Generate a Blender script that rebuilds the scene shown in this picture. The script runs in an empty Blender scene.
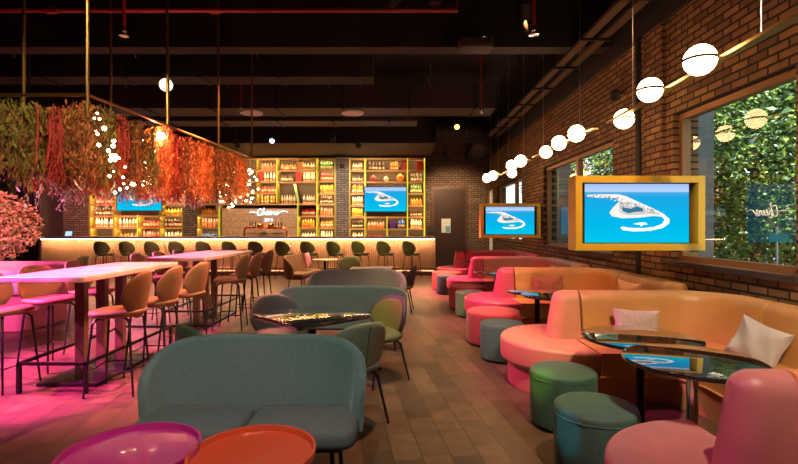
import bpy, bmesh, math, random
from mathutils import Vector, Matrix
random.seed(7)
C = bpy.context.scene.collection
PI = math.pi
F, CX, CY, EYE = 480.0, 399.0, 227.0, 1.5
def P(px, py, Y):
    return Vector(((px-CX)/F*Y, Y, EYE-(py-CY)/F*Y))

# ------------------------------------------------------------------ camera
cam = bpy.data.cameras.new('camera'); camo = bpy.data.objects.new('camera', cam); C.objects.link(camo)
camo.location = (0, 0, EYE); camo.rotation_euler = (PI/2, 0, 0)
cam.sensor_width = 36; cam.lens = F/798*36; cam.shift_y = -5/798; cam.clip_start = .05
bpy.context.scene.camera = camo
vs = bpy.context.scene.view_settings
vs.view_transform = 'Standard'; vs.look = 'None'; vs.gamma = 1; vs.exposure = 0.2; vs.use_curve_mapping = False

# ------------------------------------------------------------------ materials
def mat(name, col, rough=.6, metal=0, noise=0, nscale=30, bump=0, spec=.5, coat=0, sheen=0, emit=None, es=0, alt=None):
    m = bpy.data.materials.new(name); m.use_nodes = True
    nt = m.node_tree; b = nt.nodes['Principled BSDF']
    b.inputs['Base Color'].default_value = (*col, 1); b.inputs['Roughness'].default_value = rough
    b.inputs['Metallic'].default_value = metal; b.inputs['Specular IOR Level'].default_value = spec
    b.inputs['Coat Weight'].default_value = coat; b.inputs['Sheen Weight'].default_value = sheen
    if emit: b.inputs['Emission Color'].default_value = (*emit, 1); b.inputs['Emission Strength'].default_value = es
    if noise or bump:
        tc = nt.nodes.new('ShaderNodeTexCoord'); n = nt.nodes.new('ShaderNodeTexNoise')
        n.inputs['Scale'].default_value = nscale; n.inputs['Detail'].default_value = 4
        nt.links.new(tc.outputs['Object'], n.inputs['Vector'])
        if noise:
            r = nt.nodes.new('ShaderNodeValToRGB')
            a = alt or tuple(c*(1-noise) for c in col)
            hi = col if alt else tuple(min(1, c*(1+noise)) for c in col)
            r.color_ramp.elements[0].color = (*a, 1); r.color_ramp.elements[1].color = (*hi, 1)
            r.color_ramp.elements[0].position = .35; r.color_ramp.elements[1].position = .65
            nt.links.new(n.outputs['Fac'], r.inputs['Fac']); nt.links.new(r.outputs['Color'], b.inputs['Base Color'])
        if bump:
            bp = nt.nodes.new('ShaderNodeBump'); bp.inputs['Strength'].default_value = bump; bp.inputs['Distance'].default_value = .01
            nt.links.new(n.outputs['Fac'], bp.inputs['Height']); nt.links.new(bp.outputs['Normal'], b.inputs['Normal'])
    return m
def emis(name, col, s):
    m = bpy.data.materials.new(name); m.use_nodes = True; nt = m.node_tree; nt.nodes.clear()
    e = nt.nodes.new('ShaderNodeEmission'); o = nt.nodes.new('ShaderNodeOutputMaterial')
    e.inputs[0].default_value = (*col, 1); e.inputs[1].default_value = s
    nt.links.new(e.outputs[0], o.inputs[0]); return m
def brick(name, axis, c1, c2, mortar, bw, rh, rough=.85, ms=.012, rot=0, bump=.6, offset=.5, nmul=.5):
    m = bpy.data.materials.new(name); m.use_nodes = True; nt = m.node_tree; b = nt.nodes['Principled BSDF']
    tc = nt.nodes.new('ShaderNodeNewGeometry'); sp = nt.nodes.new('ShaderNodeSeparateXYZ'); cb = nt.nodes.new('ShaderNodeCombineXYZ')
    nt.links.new(tc.outputs['Position'], sp.inputs[0])
    a, c = axis
    nt.links.new(sp.outputs[a], cb.inputs[0]); nt.links.new(sp.outputs[c], cb.inputs[1])
    mp = nt.nodes.new('ShaderNodeMapping'); mp.inputs['Rotation'].default_value = (0, 0, rot)
    nt.links.new(cb.outputs[0], mp.inputs[0])
    t = nt.nodes.new('ShaderNodeTexBrick'); t.offset = offset
    if name == 'floor_tile': t.squash = 1.55; t.squash_frequency = 3; t.offset_frequency = 2
    t.inputs['Scale'].default_value = 1; t.inputs['Brick Width'].default_value = bw; t.inputs['Row Height'].default_value = rh
    t.inputs['Mortar Size'].default_value = ms; t.inputs['Mortar Smooth'].default_value = .15; t.inputs['Bias'].default_value = 0
    t.inputs['Color1'].default_value = (*c1, 1); t.inputs['Color2'].default_value = (*c2, 1); t.inputs['Mortar'].default_value = (*mortar, 1)
    nt.links.new(mp.outputs[0], t.inputs['Vector'])
    n = nt.nodes.new('ShaderNodeTexNoise'); n.inputs['Scale'].default_value = 7; n.inputs['Detail'].default_value = 6
    nt.links.new(tc.outputs['Position'], n.inputs['Vector'])
    mx = nt.nodes.new('ShaderNodeMix'); mx.data_type = 'RGBA'; mx.blend_type = 'MULTIPLY'; mx.inputs['Factor'].default_value = nmul
    rp = nt.nodes.new('ShaderNodeValToRGB'); rp.color_ramp.elements[0].position = .3; rp.color_ramp.elements[1].position = .7
    rp.color_ramp.elements[0].color = (.35, .35, .35, 1)
    nt.links.new(n.outputs['Fac'], rp.inputs[0])
    nt.links.new(t.outputs['Color'], mx.inputs['A']); nt.links.new(rp.outputs[0], mx.inputs['B'])
    nt.links.new(mx.outputs['Result'], b.inputs['Base Color'])
    bp = nt.nodes.new('ShaderNodeBump'); bp.inputs['Strength'].default_value = bump; bp.inputs['Distance'].default_value = .012; bp.invert = True
    ad = nt.nodes.new('ShaderNodeMath'); ad.operation = 'MULTIPLY_ADD'; ad.inputs[1].default_value = -.25
    nt.links.new(n.outputs['Fac'], ad.inputs[0]); nt.links.new(t.outputs['Fac'], ad.inputs[2])
    nt.links.new(ad.outputs[0], bp.inputs['Height']); nt.links.new(bp.outputs[0], b.inputs['Normal'])
    b.inputs['Roughness'].default_value = rough
    return m

M = dict(
 brick_side=brick('brick_side', (1, 2), (.35, .185, .07), (.16, .082, .036), (.025, .016, .011), .235, .081),
 brick_back=brick('brick_back', (0, 2), (.30, .21, .15), (.17, .12, .09), (.05, .04, .035), .235, .081),
 brick_pillar=brick('brick_pillar', (0, 2), (.30, .26, .24), (.17, .15, .14), (.05, .045, .04), .235, .081),
 floor=brick('floor_tile', (1, 0), (.165, .092, .05), (.082, .047, .027), (.045, .026, .015), .40, .19, rough=.42, ms=.004, rot=math.radians(7.7), bump=.25, offset=.37, nmul=.55),
 black=mat('black_paint', (.012, .012, .013), .7), ceil=mat('ceiling_black', (.005, .005, .005), .9),
 duct=mat('duct_dark', (.006, .0057, .0054), .7), duct_l=mat('duct_grey', (.026, .021, .021), .6), tray=mat('tray_steel', (.12, .085, .05), .5, .4),
 redpipe=mat('red_pipe', (.25, .02, .015), .45), chrome=mat('chrome', (.8, .8, .8), .15, 1), steel=mat('steel', (.5, .5, .5), .35, 1),
 metal=mat('black_metal', (.02, .018, .017), .4, .4), brass=mat('brass', (.5, .33, .12), .35, 1), bronze=mat('bronze_frame', (.30, .15, .06), .45, .5),
 leather=mat('caramel_leather', (.52, .255, .075), .42, noise=.08, nscale=5, bump=.06), leather_p=mat('rose_lit_leather', (.56, .24, .13), .42, noise=.08, nscale=5, bump=.06),  # rose version: caramel leather with pink light put into its colour
 leather_r=mat('crimson_lit_leather', (.52, .06, .13), .40, noise=.08, nscale=5, bump=.06), leather_m=mat('magenta_lit_leather', (.40, .17, .14), .40, noise=.08, nscale=5, bump=.06), leather_q=mat('blush_lit_leather', (.55, .20, .12), .42, noise=.08, nscale=5, bump=.06), seam=mat('plinth_leather', (.46, .20, .09), .5),  # crimson, magenta and blush: booth leather coloured by the magenta light on it
 pouf_g=mat('green_felt', (.035, .10, .065), .7, noise=.15, nscale=60, bump=.1, sheen=.08), pouf_r=mat('red_felt', (.5, .03, .065), .7, noise=.1, nscale=60, bump=.1, sheen=.2),
 pouf_o=mat('orange_felt', (.5, .11, .03), .7, noise=.1, nscale=60, bump=.1),
 teal=mat('teal_fabric', (.115, .165, .148), .85, noise=.16, nscale=120, bump=.15, sheen=.35), slate=mat('slate_fabric', (.085, .105, .10), .85, noise=.16, nscale=120, bump=.15), olive_g=mat('olive_grey', (.20, .19, .12), .7, bump=.08, nscale=80), greyf=mat('grey_fabric', (.15, .16, .15), .85, noise=.16, nscale=120, bump=.15, sheen=.3),
 olive=mat('olive_shell', (.085, .09, .035), .6, bump=.08, nscale=80), olive_d=mat('dark_olive', (.095, .12, .03), .65, bump=.08, nscale=80),
 tan=mat('tan_shell', (.25, .125, .06), .55, bump=.08, nscale=80), mauve=mat('purple_lit_shell', (.045, .028, .028), .6, bump=.08, nscale=80), lime=mat('lime_lit_shell', (.13, .125, .02), .6),  # mauve and lime shells carry purple and yellow-green light in their colour
 brownf=mat('brown_fabric', (.22, .11, .06), .8, bump=.1, nscale=90), pinkf=mat('pink_fabric', (.62, .25, .33), .7, bump=.1, nscale=90), bluec=mat('pale_blue_fabric', (.45, .6, .65), .8, bump=.1, nscale=90),
 cush=mat('linen', (.46, .37, .30), .9, noise=.12, nscale=70, bump=.2), cush_o=mat('tan_linen', (.55, .30, .18), .9, noise=.12, nscale=70, bump=.2), cush_r=mat('brick_linen', (.38, .14, .10), .9, noise=.15, nscale=40, bump=.2), cush_w=mat('white_linen', (.50, .46, .45), .9, bump=.2, nscale=70),
 glassblack=mat('black_glass', (.012, .012, .012), .03, spec=.9, coat=1), tblwhite=mat('pale_table', (.75, .55, .4), .35),
 tray_r=mat('red_lacquer', (.58, .07, .025), .2, spec=.6, coat=.7), tray_m=mat('pink_lit_lacquer', (.45, .02, .18), .2, spec=.6, coat=.7),  # magenta tray has the pink light on the table put into its lacquer
 hightop=mat('washed_wood_top', (.62, .42, .40), .28, noise=.18, nscale=4, spec=.5), wooddark=mat('dark_wood', (.10, .05, .03), .45, noise=.25, nscale=12),
 counter=mat('counter_wood', (.28, .15, .09), .4, noise=.2, nscale=9), flute=mat('fluted_oak', (.68, .42, .26), .5, noise=.07, nscale=10), panelw=mat('board_oak', (.60, .44, .31), .6, noise=.18, nscale=8),
 shelfwood=mat('shelf_wood', (.55, .33, .13), .5), shelfmetal=mat('shelf_frame', (.42, .36, .06), .4, .3), shelfback=mat('shelf_back', (.05, .035, .025), .7),
 yellow=mat('mustard_frame', (.72, .44, .03), .4, .2), door=mat('door_brown', (.045, .022, .018), .5, noise=.2, nscale=14), purple=mat('purple_velvet', (.07, .012, .06), .8, sheen=.4),
 copper=mat('copper', (.75, .28, .13), .25, 1), paper=mat('white_paper', (.75, .8, .82), .6), plaster=mat('dark_plaster', (.05, .035, .03), .8), extw=mat('grey_render', (.18, .19, .19), .8, noise=.1, nscale=3),
 ground=mat('paving', (.22, .2, .17), .9, noise=.2, nscale=5), trunk=mat('bark', (.09, .06, .035), .9, noise=.3, nscale=20, bump=.5),
 leaf=mat('leaf_green', (.06, .135, .025), .5, noise=.5, nscale=2.5, alt=(.02, .05, .012)), leaf2=mat('leaf_bright', (.30, .40, .07), .5, noise=.4, nscale=2, alt=(.10, .19, .025)),
 globe=emis('globe_glow', (1, .60, .28), 19), warmled=emis('warm_led', (1, .58, .30), 44), amberled=emis('amber_led', (1, .62, .26), 80), limeled=emis('lime_led', (.72, .8, .05), 1.2), floorled=emis('floor_led', (1, .42, .2), 6),
 neon=emis('neon_white', (.78, .92, 1), 1.8), fairy=emis('fairy_bulb', (1, .74, .42), 22), redstar=emis('red_white_lamp', (1, .35, .25), 40), spotlens=emis('spot_lens', (1, .7, .4), 4), yellowlens=emis('yellow_lens', (1, .5, .08), 6), coolens=emis('cool_lens', (.6, .75, 1), 4),
)
def glass():
    m = bpy.data.materials.new('window_glass'); m.use_nodes = True; nt = m.node_tree; nt.nodes.clear()
    o = nt.nodes.new('ShaderNodeOutputMaterial'); t = nt.nodes.new('ShaderNodeBsdfTransparent'); g = nt.nodes.new('ShaderNodeBsdfGlossy')
    t.inputs[0].default_value = (.9, .94, .92, 1); g.inputs['Roughness'].default_value = 0
    f = nt.nodes.new('ShaderNodeFresnel'); f.inputs[0].default_value = 1.5; mx = nt.nodes.new('ShaderNodeMixShader')
    ge = nt.nodes.new('ShaderNodeNewGeometry'); su = nt.nodes.new('ShaderNodeMath'); su.operation = 'SUBTRACT'; su.inputs[0].default_value = 1; ml = nt.nodes.new('ShaderNodeMath'); ml.operation = 'MULTIPLY'
    nt.links.new(ge.outputs['Backfacing'], su.inputs[1]); nt.links.new(f.outputs[0], ml.inputs[0]); nt.links.new(su.outputs[0], ml.inputs[1])
    nt.links.new(ml.outputs[0], mx.inputs[0]); nt.links.new(t.outputs[0], mx.inputs[1]); nt.links.new(g.outputs[0], mx.inputs[2]); nt.links.new(mx.outputs[0], o.inputs[0]); return m
M['glass'] = glass()
def screenmat():
    m = bpy.data.materials.new('screen_sea'); m.use_nodes = True; nt = m.node_tree; nt.nodes.clear()
    o = nt.nodes.new('ShaderNodeOutputMaterial'); e = nt.nodes.new('ShaderNodeEmission'); tc = nt.nodes.new('ShaderNodeTexCoord')
    sp = nt.nodes.new('ShaderNodeSeparateXYZ'); r = nt.nodes.new('ShaderNodeValToRGB'); mp = nt.nodes.new('ShaderNodeMapRange')
    nt.links.new(tc.outputs['Object'], sp.inputs[0]); nt.links.new(sp.outputs[2], mp.inputs[0])
    mp.inputs[1].default_value = -.32; mp.inputs[2].default_value = .32
    cr = r.color_ramp; cr.elements[0].color = (.0, .50, .74, 1); cr.elements[0].position = 0
    cr.elements[1].color = (.30, .45, .80, 1); cr.elements[1].position = 1
    for p, c in ((.35, (0, .42, .74, 1)), (.78, (.01, .34, .70, 1)), (.845, (.08, .36, .68, 1)), (.86, (.42, .60, .85, 1))):
        x = cr.elements.new(p); x.color = c
    nt.links.new(mp.outputs[0], r.inputs[0]); nt.links.new(r.outputs[0], e.inputs[0]); nt.links.new(e.outputs[0], o.inputs[0]); e.inputs[1].default_value = 1.0
    return m
M['sea'] = screenmat()
M['green_land'] = emis('screen_green', (.20, .27, .16), 1); M['sand'] = emis('screen_sand', (.85, .82, .76), 1); M['city'] = emis('screen_city', (.58, .56, .54), 1); M['lagoon'] = emis('screen_lagoon', (.03, .16, .28), 1); M['citydark'] = emis('screen_city_dark', (.22, .24, .26), 1); M['sandbright'] = emis('screen_white', (1, .99, .95), 1)

# ------------------------------------------------------------------ mesh builder
class MB:
    def __init__(s): s.v = []; s.f = []; s.m = []
    def add(s, vs, fs, mi=0):
        o = len(s.v); s.v += [tuple(v) for v in vs]
        for f in fs: s.f.append(tuple(i+o for i in f)); s.m.append(mi)
    def box(s, x0, y0, z0, x1, y1, z1, mi=0):
        v = [(x, y, z) for z in (z0, z1) for y in (y0, y1) for x in (x0, x1)]
        s.add(v, [(0, 2, 3, 1), (4, 5, 7, 6), (0, 1, 5, 4), (2, 6, 7, 3), (0, 4, 6, 2), (1, 3, 7, 5)], mi); return s
    def loops(s, rings, caps=True, closed=True, mi=0):
        n = len(rings[0]); v = [p for r in rings for p in r]; f = []
        for i in range(len(rings)-1):
            for j in range(n if closed else n-1):
                a = i*n+j; b = i*n+(j+1) % n; f.append((a, b, b+n, a+n))
        if caps: f.append(tuple(range(n))[::-1]); f.append(tuple((len(rings)-1)*n+j for j in range(n)))
        s.add(v, f, mi); return s
    def tube(s, pts, r, seg=8, mi=0, closed=False):
        pts = [Vector(p) for p in pts]; rr = r if isinstance(r, (list, tuple)) else [r]*len(pts); rings = []
        N = len(pts); prev = None
        for i, p in enumerate(pts):
            t = (pts[(i+1) % N]-pts[i-1]) if closed else (pts[min(i+1, N-1)]-pts[max(i-1, 0)])
            t.normalize()
            if prev is None: a = Vector((0, 0, 1)) if abs(t.z) < .9 else Vector((1, 0, 0)); u = t.cross(a).normalized()
            else: u = (prev-t*prev.dot(t)).normalized()
            prev = u; w = t.cross(u)
            rings.append([p+(u*math.cos(k*2*PI/seg)+w*math.sin(k*2*PI/seg))*rr[i] for k in range(seg)])
        if closed: rings.append(rings[0])
        return s.loops(rings, caps=not closed, mi=mi)
    def lathe(s, prof, seg=24, c=(0, 0, 0), mi=0, ax=None):
        rings = [[Vector((r*math.cos(k*2*PI/seg), r*math.sin(k*2*PI/seg), z)) for k in range(seg)] for r, z in prof]
        if ax is not None:
            q = Vector((0, 0, 1)).rotation_difference(Vector(ax)); rings = [[q @ p for p in r] for r in rings]
        rings = [[p+Vector(c) for p in r] for r in rings]
        return s.loops(rings, mi=mi)
    def sphere(s, c, r, seg=20, ring=12, mi=0, sz=1):
        return s.lathe([(max(1e-4, r*math.sin(i*PI/ring)), -r*sz*math.cos(i*PI/ring)) for i in range(ring+1)], seg, c, mi)
    def slab(s, out, z0, z1, rt=.03, rb=.02, seg=4, mi=0, dome=0):
        n = len(out); O = [Vector(p).to_2d() for p in out]; nor = []
        for i in range(n):
            a = (O[i]-O[i-1]); b = (O[(i+1) % n]-O[i]); a.normalize(); b.normalize()
            na = Vector((-a.y, a.x)); nb = Vector((-b.y, b.x)); m = na+nb
            d = 1+na.dot(nb); nor.append(m/max(.4, d))
        rings = []
        def ring(o, z): return [Vector((O[i].x+nor[i].x*o, O[i].y+nor[i].y*o, z)) for i in range(n)]
        if rb:
            for k in range(seg+1):
                a = k/seg*PI/2; rings.append(ring(rb*(1-math.sin(a)), z0+rb*(1-math.cos(a))))
        else: rings.append(ring(0, z0))
        if rt:
            for k in range(seg+1):
                a = k/seg*PI/2; rings.append(ring(rt*(1-math.cos(a)), z1-rt+rt*math.sin(a)))
        else: rings.append(ring(0, z1))
        s.loops(rings, caps=False, mi=mi)
        nn = len(s.v); base = nn-len(rings)*n
        s.f.append(tuple(base+j for j in range(n))[::-1]); s.m.append(mi)
        if dome:
            last = rings[-1]; cx = sum(p.x for p in last)/n; cy = sum(p.y for p in last)/n; rr = [last]
            for k in range(1, 6):
                t = 1-k/6; rr.append([Vector((cx+(p.x-cx)*t, cy+(p.y-cy)*t, z1+dome*(1-t*t))) for p in last])
            s.loops(rr, caps=False, mi=mi); nn = len(s.v); s.f.append(tuple(nn-n+j for j in range(n))); s.m.append(mi)
        else: s.f.append(tuple(nn-n+j for j in range(n))); s.m.append(mi)
        return s
    def pad(s, out, T, fm, n=7, p=3.0, mi=0, tmin=0):
        N = len(out); ca = sum(o[0] for o in out)/N; cb = sum(o[1] for o in out)/N
        rs = [math.sin((n-k)/n*PI/2) for k in range(n)]
        def ring(r, sg): return [Vector(fm(ca+(a-ca)*r, cb+(b-cb)*r, sg*(tmin+T*.5*max(0, 1-r**p)**.5))) for a, b in out]
        R = [ring(r, 1) for r in rs[::-1]] + [ring(r, -1) for r in (rs[1:] if not tmin else rs)]
        s.loops(R, caps=False, mi=mi); nn = len(s.v); L = len(R)
        c0 = Vector(fm(ca, cb, tmin+T*.5)); c1 = Vector(fm(ca, cb, -tmin-T*.5)); o = nn-L*N
        s.v += [tuple(c0), tuple(c1)]
        for j in range(N):
            s.f.append((o+(j+1) % N, o+j, nn)); s.f.append((o+(L-1)*N+j, o+(L-1)*N+(j+1) % N, nn+1)); s.m += [mi, mi]
        return s
    def ribbon(s, path, h, z0, z1, lean=0, e0=0, e1=0, top=.85, mi=0, seg=6, rake=0):
        Pn = [Vector(p).to_2d() for p in path]; n = len(Pn); d = [0]
        for i in range(1, n): d.append(d[-1]+(Pn[i]-Pn[i-1]).length)
        L = d[-1]
        def at(x):
            x = min(max(x, 0), L)
            for i in range(1, n):
                if d[i] >= x-1e-9:
                    t = (x-d[i-1])/max(1e-9, d[i]-d[i-1]); return Pn[i-1].lerp(Pn[i], t), (Pn[i]-Pn[i-1]).normalized()
            return Pn[-1], (Pn[-1]-Pn[-2]).normalized()
        st = set(round(x, 4) for x in d)
        for k in range(7):
            q = 1-math.cos(k/6*PI/2)
            if e0: st.add(round(e0*q, 4))
            if e1: st.add(round(L-e1*q, 4))
        rings = []
        for x in sorted(st):
            p, t = at(x); t2 = (at(x+.02)[0]-at(x-.02)[0]).normalized(); nr = Vector((-t2.y, t2.x)); hh = h
            if e0 and x < e0: hh = h*max(.04, math.sqrt(max(0, 1-(1-x/e0)**2)))
            if e1 and L-x < e1: hh = min(hh, h*max(.04, math.sqrt(max(0, 1-(1-(L-x)/e1)**2))))
            u = x/L; a0 = z0(u) if callable(z0) else z0; a1 = z1(u) if callable(z1) else z1
            if e0 and x < e0: a1 -= .05*(1-x/e0)**3
            ht = hh*top; ring = [(-hh, a0)]
            for q in range(seg+1):
                an = PI-q/seg*PI; ring.append((ht*math.cos(an), a1-ht+ht*math.sin(an)))
            ring.append((hh, a0)); rk = rake*(1-u)
            rings.append([Vector((p.x+nr.x*(a+lean*(z-a0))+t.x*rk*(z-a0), p.y+nr.y*(a+lean*(z-a0))+t.y*rk*(z-a0), z)) for a, z in ring])
        return s.loops(rings, mi=mi)
    def build(s, name, mats, parent=None, loc=None, smooth=True, ang=40, norm=True):
        me = bpy.data.meshes.new(name); me.from_pydata(s.v, [], s.f)
        for m in (mats if isinstance(mats, (list, tuple)) else [mats]): me.materials.append(M[m] if isinstance(m, str) else m)
        me.polygons.foreach_set('material_index', s.m); me.polygons.foreach_set('use_smooth', [smooth]*len(s.f))
        if norm:
            bm = bmesh.new(); bm.from_mesh(me); bmesh.ops.recalc_face_normals(bm, faces=bm.faces); bm.to_mesh(me); bm.free()
            if smooth: me.set_sharp_from_angle(angle=math.radians(ang))
        me.update(); o = bpy.data.objects.new(name, me); C.objects.link(o)
        if parent: o.parent = parent
        if loc is not None: o.location = loc
        return o
def tag(o, label, cat, group=None, kind=None):
    o['label'] = label; o['category'] = cat
    if group: o['group'] = group
    if kind: o['kind'] = kind
    return o
def thing(name, label, cat, loc=(0, 0, 0), rz=0, group=None):
    o = bpy.data.objects.new(name, None); C.objects.link(o); o.location = loc; o.rotation_euler = (0, 0, rz); o.empty_display_size = .1
    return tag(o, label, cat, group)
def struct(o): o['kind'] = 'structure'; return o
def dup(root, loc, rz, label, group=None, matmap=None):
    def rec(o, par):
        c = o.copy(); C.objects.link(c)
        if par: c.parent = par
        for ch in list(kids.get(o.name, ())): rec(ch, c)
        return c
    kids = {}
    for x in bpy.data.objects:
        if x.parent: kids.setdefault(x.parent.name, []).append(x)
    r = rec(root, None); r.location = loc; r.rotation_euler = (0, 0, rz); r['label'] = label
    if group: r['group'] = group
    if matmap:
        for ch in r.children_recursive:
            if ch.type == 'MESH' and ch.data.materials and ch.data.materials[0].name in matmap:
                ch.data = ch.data.copy(); ch.data.materials[0] = M[matmap[ch.data.materials[0].name]] if False else matmap[ch.data.materials[0].name]
    return r
def face(dx, dy): return math.atan2(dx, -dy)
def circ(cx, cy, r, n=48, a0=0): return [(cx+r*math.cos(a0+k*2*PI/n), cy+r*math.sin(a0+k*2*PI/n)) for k in range(n)]
def sup(a, b, e, n=36, c=(0, 0)):
    o = []
    for k in range(n):
        t = k*2*PI/n; x = math.cos(t); y = math.sin(t)
        o.append((c[0]+a*math.copysign(abs(x)**(2/e), x), c[1]+b*math.copysign(abs(y)**(2/e), y)))
    return o
def rrect(x0, y0, x1, y1, r, n=6):
    o = []
    for cx, cy, a in ((x1-r, y1-r, 0), (x0+r, y1-r, PI/2), (x0+r, y0+r, PI), (x1-r, y0+r, 1.5*PI)):
        for k in range(n+1): o.append((cx+r*math.cos(a+k/n*PI/2), cy+r*math.sin(a+k/n*PI/2)))
    return o
def subdiv(pts, step=.06):
    o = []
    for i in range(len(pts)-1):
        a = Vector(pts[i]); b = Vector(pts[i+1]); n = max(1, int((b-a).length/step))
        for k in range(n): o.append(a.lerp(b, k/n))
    o.append(Vector(pts[-1])); return o
def arc(cx, cy, r, a0, a1, n=10): return [(cx+r*math.cos(math.radians(a0+(a1-a0)*k/n)), cy+r*math.sin(math.radians(a0+(a1-a0)*k/n))) for k in range(n+1)]

# ================================================================== SETTING
XR, XL, YB, YF, ZC = 3.25, -12.6, 18.0, -3.0, 5.2
struct(MB().box(XL-.3, YF-.3, -.1, XR+.3, YB+.3, 0).build('floor', 'floor', smooth=False))
struct(MB().box(XL-.3, YF-.3, ZC, XR+.3, YB+.3, ZC+.15).build('ceiling', 'ceil', smooth=False))
struct(MB().box(XL-.3, YF, 0, XL, YB, ZC).build('wall_left', 'plaster', smooth=False))
struct(MB().box(XL, YF-.3, 0, XR, YF, ZC).build('wall_front', 'plaster', smooth=False))
struct(MB().box(XL, YB, 0, XR+.3, YB+.3, ZC).build('wall_back', 'brick_back', smooth=False))
Z0, Z1 = 1.1, 2.83
wins = [(3.93, 5.69, Z0, Z1), (7.29, 10.8, Z0, Z1), (12.7, 15.9, Z0, Z1), (16.65, 17.6, .05, Z1)]
w = MB(); y = YF
for a, b, z0, z1 in wins:
    w.box(XR, y, 0, XR+.3, a, 4.0); w.box(XR, a, 0, XR+.3, b, z0); w.box(XR, a, z1, XR+.3, b, 4.0); y = b
w.box(XR, y, 0, XR+.3, YB, 4.0)
struct(w.build('wall_right', 'brick_side', smooth=False))
struct(MB().box(XR-.06, YF, 4.0, XR+.3, YB, ZC).build('trim_1', 'black', smooth=False))
struct(MB().box(XR-.05, 5.85, 0, XR, 6.28, 4.0).build('trim_2', 'brick_side', smooth=False))
for i, (a, b, z0, z1) in enumerate(wins):
    r = thing('window_%d' % (i+1), '', 'window', (XR+.12, 0, 0)); struct(r); del r['label']; del r['category']
    f = MB(); t = .065; d0, d1 = -.05, .05
    f.box(d0, a, z0, d1, a+t, z1); f.box(d0, b-t, z0, d1, b, z1); f.box(d0, a+t, z0, d1, b-t, z0+t); f.box(d0, a+t, z1-t, d1, b-t, z1)
    if i in (1, 2): mm = 8.95 if i == 1 else 13.7; f.box(d0, mm-.05, z0+t, d1, mm+.05, z1-t)
    f.build('window_frame', 'bronze' if i != 3 else 'paper', r, smooth=False)
    MB().box(0, a+t, z0+t, .008, b-t, z1-t).build('pane', 'glass', r, smooth=False)
    if i < 3: MB().box(-.16, a-.04, z0-.06, .0, b+.04, z0-.002).build('window_sill', 'plaster', r, smooth=False)
# brick pillars on the bar wall
def backx(px, Y=17.7): return (px-CX)/F*Y
for i, (a, b) in enumerate(((183, 197), (336, 349))):
    struct(MB().box(backx(a, 17.5), 17.5, 0, backx(b, 17.5), YB-.01, 4.05).build('trim_%d' % (i+3), 'brick_pillar', smooth=False))
struct(MB().box(backx(37, 17.5), 17.5, 0, backx(48, 17.5), YB-.01, 4.05).build('trim_5', 'plaster', smooth=False))
# door
dr = thing('door_1', '', 'door', (0, YB-.08, 0)); struct(dr); del dr['label']; del dr['category']
dx0, dx1, dzt = (432-CX)/F*18, (467-CX)/F*18, 3.0
f = MB(); f.box(dx0-.02, 0, 0, dx0+.07, .075, dzt); f.box(dx1-.07, 0, 0, dx1+.02, .075, dzt); f.box(dx0+.07, 0, dzt-.1, dx1-.07, .075, dzt); f.build('door_frame', 'wooddark', dr, smooth=False)
p = MB(); p.box(dx0+.07, .03, 0, dx1-.07, .07, dzt-.1)
for k in range(19): p.box(dx0+.08, .018, .06+k*.15, dx1-.08, .032, .06+k*.15+.125)
p.build('door_leaf', 'door', dr, smooth=False)
MB().tube([(dx0+.17, .018, 1.05), (dx0+.17, -.03, 1.05), (dx0+.17, -.03, 1.45), (dx0+.17, .018, 1.45)], .014).build('door_handle', 'steel', dr)
nt_ = thing('notice', 'white and pale blue paper notice stuck on the brown door', 'notice', (P(446, 226, 17.93).x, 17.925, 1.55))
MB().box(-.17, -.012, -.26, .17, 0, .26).build('sheet', 'paper', nt_, smooth=False)
MB().box(-.02, -.016, -.24, .15, -.0125, -.02).build('printed_panel', mat('print_blue', (.1, .4, .6), .5), nt_, smooth=False)
# outdoors
struct(MB().box(XR+.3, -4, -.1, 14, 24, -.02).build('ground', 'ground', smooth=False))
tag(MB().box(3.66, 6.25, 0, 4.1, 6.85, 4.4).build('exterior_pillar', 'extw', smooth=False), 'grey rendered pillar outside behind the nearest window', 'pillar')
tag(MB().box(3.62, 11.5, 0, 4.12, 12.1, 4.4).build('exterior_pillar', 'extw', smooth=False), 'grey rendered pillar outside behind the middle window', 'pillar')
def leaves(mb, c, rx, ry, rz, n, s, mi=0):
    for _ in range(n):
        while 1:
            q = Vector((random.uniform(-1, 1), random.uniform(-1, 1), random.uniform(-1, 1)))
            if .35 < q.length < 1: break
        p = Vector((c[0]+q.x*rx, c[1]+q.y*ry, c[2]+q.z*rz))
        u = Vector((random.gauss(0, 1), random.gauss(0, 1), random.gauss(0, .6))).normalized(); a = Vector((random.gauss(0, 1), random.gauss(0, 1), random.gauss(0, 1)))
        wv = u.cross(a).normalized(); k = s*random.uniform(.6, 1.3)
        mb.add([p-u*k, p+wv*k*.42, p+u*k, p-wv*k*.42], [(0, 1, 2, 3)], mi if random.random() < .6 else 1-mi)
spots_t = [(5.7, 4.0, 'spreading leafy tree outside the right end of the nearest window'), (5.5, 7.4, 'bright leafy tree outside filling the nearest window'), (5.5, 10.8, 'leafy tree outside seen past the large screen'), (5.4, 14.2, 'leafy tree outside filling the middle window'), (5.5, 17.6, 'tall leafy tree outside the farthest windows')]
for i, (x, yy, lb) in enumerate(spots_t):
    r = thing('leafy_tree', lb, 'tree', (x, yy, -.02), 0, 'trees outside the windows')
    MB().tube([(0, 0, 0), (.05, .04, .8), (-.04, 0, 1.7), (.02, .05, 3.0)], [.11, .09, .07, .03]).build('trunk', 'trunk', r)
    m = MB(); leaves(m, (0, 0, 3.2), 1.0, 1.6, 1.5, 6500, .058, 0); leaves(m, (0, 0, 1.2), .9, 1.55, 1.15, 7500, .05, 1)
    m.build('foliage', ['leaf', 'leaf2'], r, smooth=False, norm=False)
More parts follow.
